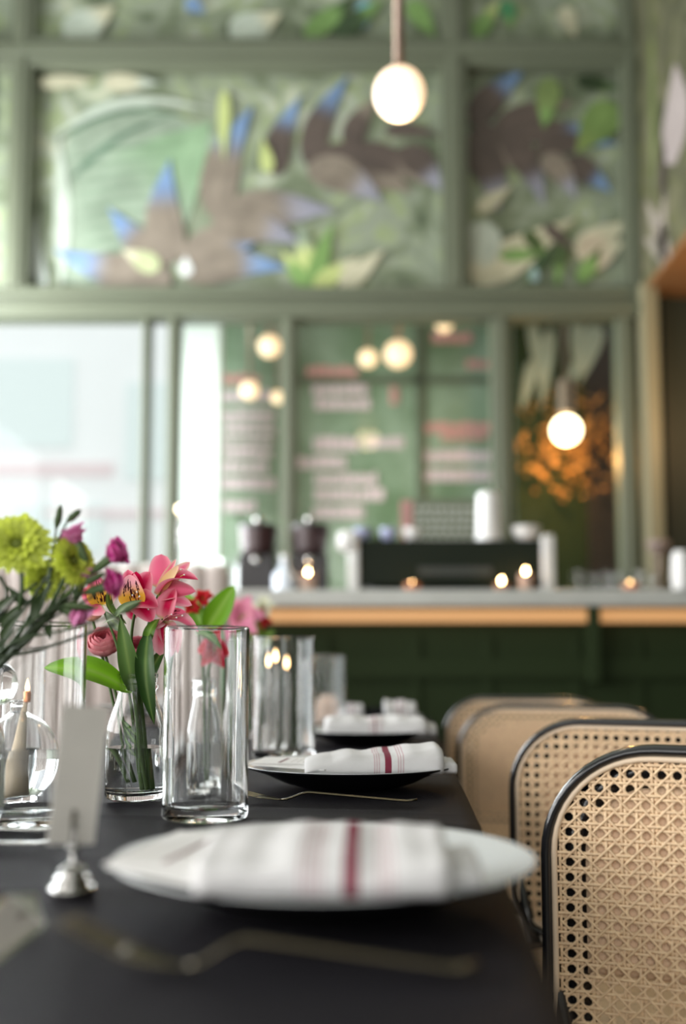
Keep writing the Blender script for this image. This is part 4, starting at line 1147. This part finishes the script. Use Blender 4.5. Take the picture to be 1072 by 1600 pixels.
# --- second bottle: red flowers
def simple_flower(b0, cpx, Y, r, label, cols, n=6, parent_m=None, cat='flower', seed=0, pts=None):
    rnd = random.Random(seed); c = W(cpx[0], cpx[1], Y)
    e = empty('alstroemeria_stem', b0, 0, label, cat)
    stalk(e, b0, [b0 + Vector((.004, 0, .015)), b0 + Vector((.0, 0, .13)), (b0 + Vector((0, 0, .14))).lerp(c, .6), c], .0025, .0018)
    for q in range(n):
        a = 2 * PI * q / n + rnd.uniform(-.3, .3)
        t = c + Vector((math.cos(a) * r, rnd.uniform(-.6, .1) * r, math.sin(a) * r))
        MB().petal(c - b0, t - b0, r * .85, (-math.cos(a) * .3, -1, .2), .2, .35, 9, 5, pinkcol(*cols)).build('petal', M_petal, e)
    return e
RED = (.62, .025, .03); RD2 = (.45, .01, .02)
simple_flower(b2, (338, 1010), 1.60, .034, 'red alstroemeria seen through the top of the glass cylinder', (RED, RD2, PINK), seed=1)
simple_flower(b2, (318, 935), 1.64, .018, 'small red flower left of the bright upright leaf', (RED, RD2, RED), seed=2)
simple_flower(b2, (300, 948), 1.60, .016, 'tiny red bloom beside the striped pink flower', (RED, RD2, RED), seed=3)
simple_flower(b2, (350, 950), 1.66, .016, 'red bloom just right of the bright upright leaf', (RED, RD2, RED), seed=4)
g2 = empty('leafy_stem', b2, 0, 'green stem with a bright upright leaf above the glass cylinder rim', 'foliage')
stalk(g2, b2, [b2 + Vector((.006, 0, .015)), b2 + Vector((.01, 0, .13)), W(325, 985, 1.6)], .0025, .002)
MB().petal(W(322, 985, 1.60) - b2, W(366, 915, 1.58) - b2, .040, (.2, -1, .1), .08, .3, 14, 6, leafcol((.12, .30, .01), (.20, .45, .02)), .8, .8).build('leaf', M_leaf, g2)
MB().petal(W(300, 990, 1.55) - b2, W(352, 1012, 1.50) - b2, .020, (.1, -.7, .7), .12, .3, 12, 6, leafcol((.02, .07, .01), (.06, .18, .02)), .8, .9).build('leaf', M_leaf, g2)
MB().petal(W(320, 985, 1.6) - b2, W(288, 925, 1.62) - b2, .026, (.1, -1, .2), .1, .3, 12, 6, leafcol((.12, .28, .02), (.2, .42, .05)), .8, .9).build('leaf', M_leaf, g2)
simple_flower(b4, (378, 965), 2.3, .055, 'blurred pink bloom above the cylinder rim, right of the upright leaf', ((.80, .25, .42), (.8, .3, .45), PALE), seed=5)
simple_flower(b4, (412, 948), 2.35, .03, 'blurred white bloom beside the pink one', ((.8, .8, .62), (.75, .8, .6), (.85, .85, .75)), seed=6)
simple_flower(b4, (405, 970), 2.36, .034, 'blurred dark red bloom under the white one', (RD2, (.25, .01, .01), RED), seed=7)
g4 = empty('leafy_stem', b4, 0, 'blurred green foliage under the dark red bloom', 'foliage')
stalk(g4, b4, [b4 + Vector((.006, 0, .015)), b4 + Vector((.01, 0, .13)), W(405, 995, 2.35)], .0025, .002)
for (x, y) in ((385, 990), (430, 985), (400, 968), (420, 1005)):
    MB().petal(W(405, 1005, 2.35) - b4, W(x, y, 2.33) - b4, .03, (.1, -1, .3), .1, .3, 8, 4, leafcol()).build('leaf', M_leaf, g4)

# --- third bunch at the left: green chrysanthemums and magenta carnations
YL = .93
def mum(px, py, Y, r, face, label, via):
    c = W(px, py, Y); e = empty('chrysanthemum', b3, 0, label, 'flower', 'yellow-green chrysanthemums at the left')
    o = b3
    stalk(e, o, [b3 + Vector((.0, .0, .015)), b3 + Vector((.012, -.01, .13)), W(via[0], via[1], Y), c], .0026, .002, c=lambda t: (.05, .09, .03))
    f = Vector(face).normalized(); a0 = f.orthogonal().normalized(); a1 = f.cross(a0)
    mb = MB(); rnd = random.Random(px)
    for layer, (n, rr, up, w_) in enumerate(((22, 1.0, .05, .30), (20, .92, .22, .28), (16, .72, .38, .25), (10, .42, .42, .2))):
        for q in range(n):
            a = 2 * PI * (q + rnd.uniform(-.2, .2)) / n + layer * .3
            d = a0 * math.cos(a) + a1 * math.sin(a); rr_ = rr * rnd.uniform(.88, 1.08)
            g = rnd.uniform(.8, 1.15)
            mb.petal(c - o + d * r * .10 + f * (up * r * .1), c - o + d * r * rr_ + f * (up * r), r * w_, f, .10, .3, 7, 3,
                     lambda t, q_, g=g, L_=layer: mixc((.22 * g, .28 * g, .02), (.60 * g, .68 * g, .10), min(1, t * 1.5)), .95, .5)
    mb.build('petals', M_petal, e)
    MB().ball(c - o + f * .002, r * .17, 12).build('centre', mat('mum_centre', (.12, .15, .02), .8), e)
    MB().lathe([(.002, -.012), (.009, -.006), (.012, .0)], 14, M=Matrix.Translation(c - o) @ f.to_track_quat('Z', 'Y').to_matrix().to_4x4()).build('sepals', mat('sepal_green', (.05, .09, .02), .7), e)
mum(28, 853, .92, .033, (.12, -1, .35), 'big yellow-green chrysanthemum cut by the left edge', (30, 950))
mum(112, 878, .93, .027, (.75, -.55, .25), 'yellow-green chrysanthemum seen from the side, beside the magenta buds', (70, 960))
mum(70, 905, .945, .022, (.1, -.9, -.2), 'small yellow-green chrysanthemum below the other two', (40, 975))
MAG = (.62, .05, .30); MG2 = (.86, .36, .62)
def carnation(px, py, Y, r, tipdir, label, via, light=False):
    r *= 1.5; c = W(px, py, Y); e = empty('carnation', b3, 0, label, 'flower', 'magenta carnations at the left'); o = b3
    d = Vector((tipdir[0], -.15, tipdir[1])).normalized(); base = c - d * .020
    stalk(e, o, [b3 + Vector((.004, .004, .015)), b3 + Vector((.014, -.006, .13))] + [W(x, y, Y) for x, y in via] + [base], .0018, .0012, c=lambda t: (.06, .09, .04))
    MB().tube([base - o - d * .002, base - o + d * .006, base - o + d * .018, base - o + d * .022], [.0018, .0042, .0048, .0036], 10, col=lambda t: (.12, .19, .08)).build('calyx', M_leaf, e)
    mb = MB(); rnd = random.Random(px * 3 + py); a0 = d.orthogonal().normalized(); a1 = d.cross(a0)
    ca, cb = (MG2, (.75, .3, .55)) if light else (MAG, MG2)
    for q in range(16):
        a = 2 * PI * q / 16 * 2.3; l = rnd.uniform(.5, 1.0)
        dd = (a0 * math.cos(a) + a1 * math.sin(a))
        mb.petal(c - o - d * .004, c - o + dd * r * l + d * r * rnd.uniform(.2, .9), r * .95, d - dd * .3, .12, .6, 7, 6, lambda t, q_: mixc(ca, cb, max(0, abs(q_) - .4) * .8 + (.15 * math.cos(9 * q_))), .9, .4, twist=rnd.uniform(-.6, .6))
    mb.build('petals', M_petal, e)
    mb = MB(); 
    mb.petal(base - o - d * .03, base - o - d * .015 + a0 * .02, .004, d, .1, .2, 6, 2, leafcol())
    mb.petal(base - o - d * .03, base - o - d * .015 - a0 * .02, .004, d, .1, .2, 6, 2, leafcol())
    mb.build('leaf', M_leaf, e)
carnation(120, 848, .93, .0115, (-.5, 1), 'light magenta carnation highest of the buds', ((60, 985), (112, 905)), True)
carnation(172, 872, .93, .0135, (.9, .7), 'dark magenta carnation topmost right beside the rose pink flowers', ((50, 985), (125, 915)))
carnation(128, 908, .94, .0125, (.3, .8), 'light magenta carnation under the side-facing chrysanthemum', ((50, 990), (95, 950)), True)
carnation(166, 916, .93, .0120, (1, .3), 'dark magenta carnation touching the striped pink petals', ((40, 1000), (95, 945)))
carnation(114, 958, .93, .011, (1, -.5), 'pink-magenta carnation hanging lowest of the buds', ((30, 1005), (75, 955)), True)
# buds with long grassy stems
def bud(tip, base, via, label, Y=.92):
    e = empty('flower_bud', b3, 0, label, 'bud'); o = b3
    p, q = W(*base, Y), W(*tip, Y)
    stalk(e, o, [b3 + Vector((.004, .004, .015)), b3 + Vector((.014, -.006, .13))] + [W(x, y, Y) for x, y in via] + [p], .0017, .001, c=lambda t: (.05, .08, .035))
    MB().tube([p - o, (p.lerp(q, .3)) - o, (p.lerp(q, .75)) - o, q - o], [.0015, .0036, .003, .0006], 10, col=lambda t: (.07, .11, .04)).build('bud', M_leaf, e)
bud((95, 788), (88, 825), ((60, 960), (80, 870)), 'upright green bud highest at the left')
bud((127, 796), (105, 815), ((60, 960), (85, 860)), 'thin slanting green bud right of the upright one')
bud((222, 940), (188, 958), ((10, 1010), (100, 985)), 'green bud on the lowest long stem reaching right')
bud((150, 950), (100, 945), ((10, 1000), (60, 965)), 'thick green bud under the magenta flowers')
bud((165, 800 + 95), (132, 912), ((20, 1000), (80, 950)), 'slanting green bud between the magenta flowers')
fo = empty('leafy_stem', b3, 0, 'dark crossing stems with narrow leaves at the left edge', 'foliage')
for pts in (((-20, 1030), (50, 935), (88, 880)), ((-20, 1060), (60, 980), (150, 930)), ((-25, 1000), (20, 940), (60, 910)), ((-25, 1030), (60, 1015), (180, 975)), ((0, 900), (10, 930), (-10, 980))):
    stalk(fo, b3, [W(x, y, .93) for x, y in pts], .0018, .0012, c=lambda t: (.035, .055, .025))
for (x0, y0, x1, y1) in ((40, 945, 10, 915), (60, 930, 50, 985), (0, 980, 48, 935), (20, 1010, 60, 990), (75, 975, 80, 1000), (55, 960, 85, 905), (0, 1000, 45, 945), (-10, 960, 30, 925)):
    MB().petal(W(x0, y0, .93) - b3, W(x1, y1, .92) - b3, .009, toC, .1, .3, 8, 3, leafcol((.02, .04, .015), (.05, .08, .03))).build('leaf', M_leaf, fo)

# ------------------------------------------------------------------ oil lamp
Yo = T(28, 1238).y + .03
ol = empty('oil_lamp', (W(22, 1200, Yo).x, Yo, .7515), 0, 'round clear glass oil lamp with cotton wick and small flame at the left', 'oil lamp')
R_ = .0640
O = [(0, .003), (.028, .002), (.030, 0), (.033, .001), (.033, .004), (.031, .007)]
for q in range(3, 17):
    a = PI * q / 18; O.append((R_ * math.sin(a) * (1.0), .058 - .052 * math.cos(a)))
O += [(.012, .112), (.011, .118), (.013, .121), (.013, .124), (.0095, .125)]
I = [(.0085, .118), (.0095, .110)]
for q in range(16, 2, -1):
    a = PI * q / 18; I.append((max(.004, (R_ - .0022) * math.sin(a)), .058 - .0498 * math.cos(a)))
I.append((0, .0095))
MB().lathe(O + I, 72).build('glass_body', M_glass, ol)
L_ = [(0, .0096)]
for q in range(3, 12):
    a = PI * q / 18
    z = .058 - .0498 * math.cos(a)
    if z < .066: L_.append(((R_ - .0020) * math.sin(a), z))
L_ += [((R_ - .0020) * math.sin(math.acos((.058 - .067) / .0498)), .067), (0, .067)]
MB().lathe(L_, 72).build('lamp_oil', M_water, ol)
wc = W(24, 1200, Yo).x - ol.location.x
mb = MB()
pts = [(wc - .004, 0, .016), (wc - .004, 0, .03), (wc - .002, 0, .05), (wc + .003, 0, .075), (wc + .006, 0, .098), (wc + .009, 0, .118), (wc + .012, 0, .133)]
mb.tube(pts, [.0185, .0180, .0130, .0095, .0065, .0034, .0028], 18)
mb.build('cotton_wick', M_wick, ol)
MB().lathe([(.0032, 0), (.0052, .001), (.0055, .012), (.0036, .014)], 18, (wc + .012, 0, .122)).build('wick_holder', mat('copper_holder', (.75, .28, .12), .3, metal=.6), ol)
flame_mb((wc + .012, 0, .134), .017, .0036).build('flame', mat('oil_flame', (1, .7, .4), .5, emit=(1., .62, .25), estr=7), ol)
point('oil_flame_light', ol.location + Vector((wc + .012, 0, .142)), .2, (1, .55, .25), .002)
mb = MB()
ball = [(0 if k_ in (0, 16) else .024 * math.sin(PI * k_ / 16), -.024 * math.cos(PI * k_ / 16)) for k_ in range(17)]
mb.lathe(ball, 40, (-.022, -.012, .145)); mb.build('glass_stopper', M_glass, ol)
# more candles on the table, flames seen through the cylinders
def taper(x, Y, py, label, r=.006, h=None):
    p = W(x, py, Y); e = empty('candle', (p.x, Y, .7515), 0, label, 'candle')
    H = p.z - .7515
    MB().lathe([(0, 0), (.03, 0), (.032, .004), (.014, .010), (r + .003, .022), (r + .003, .03), (0, .03)], 24).build('holder', M_steel, e)
    MB().lathe([(0, .03), (r, .03), (r * .95, H - .02), (r * .4, H - .017), (0, H - .016)], 20).build('clear_stick', M_glass, e)
    wk = MB().tube([(0, 0, H - .018), (0, 0, H - .008)], .0008, 6).build('wick', M_grin, e)
    flame_mb((0, 0, H - .011), .024, .0055).build('flame', mat('taper_flame', (1, .7, .4), .5, emit=(1., .60, .27), estr=14), wk)
taper(414, 2.35, 1026, 'lit candle, leftmost flame inside the second glass cylinder')
taper(429, 2.15, 1022, 'lit candle, brightest flame inside the second glass cylinder')
taper(449, 2.55, 1028, 'lit candle, rightmost flame inside the second glass cylinder')
o = tag(MB().lathe([(0, 0), (.04, 0), (.05, .02), (.048, .075), (.03, .095), (.02, .097), (0, .096)], 28).build('table_globe', M_frost, loc=(W(514, 1090, 3.05).x, 3.05, .7515)), 'round frosted lamp at the far end of the table behind a glass cylinder', 'lamp')
# stand added on the left to carry two bright dots of light
s3 = W(255, 795, 3.5)
lt = empty('light_dot_stand', (s3.x, 3.5, .7), 0, 'slender added stand with two small bulbs for the bright dots above the booth', 'lamp')
lt.location = (s3.x, 3.86, zt); s3 = W(254, 795, 3.86); s4 = W(262, 831, 3.86)
MB().tube([(0, 0, 0), (0, 0, s3.z - zt - .015)], .004, 8).build('pole', M_steel, lt)
MB().lathe([(0, 0), (.035, 0), (.035, .006), (.006, .012), (0, .012)], 20).build('base', M_steel, lt)
MB().ball((0, 0, s3.z - zt), .014, 16).build('bulb', M_hot, lt)
MB().ball((s4.x - s3.x + .004, -.01, s4.z - zt), .015, 16).build('bulb', mat('cool_bulb', (1, 1, 1), .3, emit=(.95, .95, 1), estr=4), lt)
MB().tube([(0, 0, s4.z - zt - .01), (s4.x - s3.x + .004, -.01, s4.z - zt - .01)], .003, 8).build('arm', M_steel, lt)
# plates on the other side of the table
for (px, py, lab) in ((158, 1085, 'far white plate at the left side of the table behind the bottle'), (40, 1090, 'far white plate at the left edge behind the glass cylinders')):
    b = T(px, py + 28, .75); o = copy_tree(pl0); o.location = (max(b.x, -.70), b.y, .7505); tag(o, lab, 'plate', 'place setting plates')
    napkin('napkin', (max(b.x, -.70), b.y - .03, .7715), 0, .12, .08, .035, M_nap3, 'white napkin on the ' + lab.split(' plate')[0].replace('white', 'left-hand') + (' plate behind the bottle' if px > 100 else ' plate at the left edge'), seed=px, tail=False)

# ------------------------------------------------------------------ chairs
CW = .25; SAG = .028; ZT = .828; ZB = .47; RC = .115; BRAKE = .07
def by(s): return -SAG * (s / CW) ** 2
def outline(w, z0, z1, rc, rb, n=12):
    """rounded rectangle loop in (s, z)"""
    pts = []
    for cx_, cz_, r, a0 in ((w - rc, z1 - rc, rc, 0), (-w + rc, z1 - rc, rc, PI / 2), (-w + rb, z0 + rb, rb, PI), (w - rb, z0 + rb, rb, 3 * PI / 2)):
        for k_ in range(n + 1):
            a = a0 + PI / 2 * k_ / n; pts.append((cx_ + r * math.cos(a), cz_ + r * math.sin(a)))
    out = []
    for i, p in enumerate(pts):       # fill long straights
        q = pts[(i + 1) % len(pts)]; d = math.dist(p, q); m_ = max(1, int(d / .02))
        for k_ in range(m_): out.append((p[0] + (q[0] - p[0]) * k_ / m_, p[1] + (q[1] - p[1]) * k_ / m_))
    return out
def inside(s, z, w, z0, z1, rc, rb):
    if abs(s) > w or z < z0 or z > z1: return False
    r = rc if z > (z0 + z1) / 2 else rb
    cx_ = w - r; cz_ = z1 - r if r == rc else z0 + rb
    ds = abs(s) - cx_; dz = (z - cz_) if r == rc else (cz_ - z)
    if ds > 0 and dz > 0: return ds * ds + dz * dz <= r * r
    return True
def make_chair():
    e = empty('cane_chair', (0, 0, 0))
    rf = .0068
    loop = outline(CW - rf, ZB, ZT - rf, RC, BRAKE)
    bf = MB().tube([(s, by(s), z) for s, z in loop], rf, 14, closed=True, up=(0, 1, 0), flat=2.1, cap=False).build('back_frame', M_black, e)
    iw = CW - 2 * rf + .001; i1 = ZT - 2 * rf + .001; i0 = ZB + rf
    loop2 = outline(iw - .003, i0 + .003, i1 - .003, RC - .012, BRAKE - .008)
    MB().tube([(s, by(s) - .0075, z) for s, z in loop2], .0034, 10, closed=True, cap=False).build('binding', M_canew, bf)['label'] = 'pale cane binding'
    # woven panel
    p = .0162; g = .0020; w = iw - .003; z0, z1 = i0 + .003, i1 - .003
    mb = MB(); st = p / 3
    def strand(fn, n, rad, flat, dy, ph, amp=.0014):
        run = []
        def flush():
            if len(run) > 2:
                mb.tube(run, rad, 5, cap=False, flat=flat, up=(0, 1, 0))
            run.clear()
        for i in range(n):
            s, z = fn(i)
            if inside(s, z, w, z0, z1, RC - .015, BRAKE - .01):
                run.append((s, by(s) - .005 + dy + amp * math.sin(PI * i / 3 + ph), z))
            else: flush()
        flush()
    nz = int((z1 - z0) / st) + 2; ns = int(2 * w / st) + 2
    for i in range(-int(w / p) - 1, int(w / p) + 2):
        for sg in (-1, 1):
            strand(lambda k_: (i * p + sg * g, z0 + k_ * st), nz, .00185, .6, 0.0, i * PI + (sg > 0) * PI)
    for j in range(0, int((z1 - z0) / p) + 2):
        for sg in (-1, 1):
            strand(lambda k_: (-w + k_ * st, z0 + j * p + sg * g), ns, .00185, .6, -.0006, j * PI + (sg > 0) * PI)
    nd = int(1.5 * (2 * w + z1 - z0) / st)
    for kk in range(-60, 90):
        strand(lambda k_: (-w - .2 + k_ * st, z0 + (kk + .5) * p + k_ * st - ((w + .2) % p)), nd, .00150, .6, -.0014, 0, .0008)
        strand(lambda k_: (-w - .2 + k_ * st, z0 + (kk + .5) * p - k_ * st + ((w + .2) % p)), nd, .00150, .6, -.0014, PI, .0008)
    mb.build('cane_weave', M_cane, e)
    # solid backing sheet behind the weave, inset from the frame
    mb = MB()
    la = outline(iw, i0, i1, RC - .01, BRAKE); lb = outline(iw - .035, i0 + .03, i1 - .035, RC - .045, BRAKE - .03)
    n_ = 200
    def resample(l):
        c_ = [Vector(q) for q in l] + [Vector(l[0])]; d_ = [0]
        for a_, b_ in zip(c_, c_[1:]): d_.append(d_[-1] + (b_ - a_).length)
        o_ = []; j = 0
        for i in range(n_):
            t = d_[-1] * i / n_
            while d_[j + 1] < t: j += 1
            o_.append(c_[j].lerp(c_[j + 1], (t - d_[j]) / max(1e-9, d_[j + 1] - d_[j])))
        return o_
    ra, rb_ = resample(la), resample(lb)
    ia = [mb.vert((q.x, by(q.x) + .009, q.y)) for q in ra]; ib = [mb.vert((q.x, by(q.x) + .009, q.y)) for q in rb_]
    for i in range(n_): mb.face((ia[i], ia[(i + 1) % n_], ib[(i + 1) % n_], ib[i]))
    mb.build('rear_rim', M_black, e, solid=.002)
    mb = MB(); ins = .030
    bw = w - ins; b1 = z1 - ins; b0 = z0 + .10; nx_, nz_ = 30, 24; rr = RC - .04
    grid = []
    for j in range(nz_ + 1):
        z = b0 + (b1 - b0) * j / nz_; row = []
        d = z - (b1 - rr); hw = bw if d <= 0 else bw - rr + math.sqrt(max(0, rr * rr - d * d))
        for i in range(nx_ + 1):
            s = -hw + 2 * hw * i / nx_; row.append(mb.vert((s, by(s) + .004, z)))
        grid.append(row)
    for j in range(nz_):
        for i in range(nx_): mb.face((grid[j][i], grid[j][i + 1], grid[j + 1][i + 1], grid[j + 1][i]))
    mb.build('backing_panel', M_caneb, e, solid=.003)
    # seat and legs
    sl = outline(.22, -.21, .21, .09, .07)
    sf = [(s, -.235 + t, .452) for s, t in sl]
    MB().tube(sf, .014, 12, closed=True, cap=False).build('seat_frame', M_black, e)
    mb = MB(); c = mb.vert((0, -.235, .455)); ring = [mb.vert((s * .97, -.235 + t * .97, .457)) for s, t in sl]
    for i in range(len(ring)): mb.face((c, ring[i], ring[(i + 1) % len(ring)]))
    mb.build('seat', M_caneb, e, solid=.004)
    for sg in (-1, 1):
        MB().tube([(sg * .20, .05, 0), (sg * .205, .02, .25), (sg * .215, by(.21) - .005, .46), (sg * .235, by(.235), .56)], [.012, .014, .014, .010], 12).build('leg', M_black, e)
        MB().tube([(sg * .20, -.44, 0), (sg * .185, -.415, .44)], [.011, .015], 12).build('leg', M_black, e)
    return e
ch0 = make_chair()
def put_chair(px, Y, phi, label, first=False, dz=0):
    o = ch0 if first else copy_tree(ch0)
    c = W(px, 1300, Y); a = -math.radians(phi)
    l = Matrix.Rotation(a, 3, 'Z') @ Vector((-CW, by(CW), 0))
    o.location = (c.x - l.x, Y - l.y, 0); o.rotation_euler = (0, 0, a)
    tag(o, label, 'chair', 'cane-backed chairs along the table'); return o
put_chair(846, 1.13, 30, 'black framed cane-backed chair nearest the camera, cut by the right edge', True)
put_chair(797, 1.72, 28, 'second cane-backed chair from the camera, its row of edge holes showing')
put_chair(714, 2.42, 18, 'third cane-backed chair from the camera')
put_chair(693, 3.05, 14, 'farthest cane-backed chair, mostly hidden behind the third')
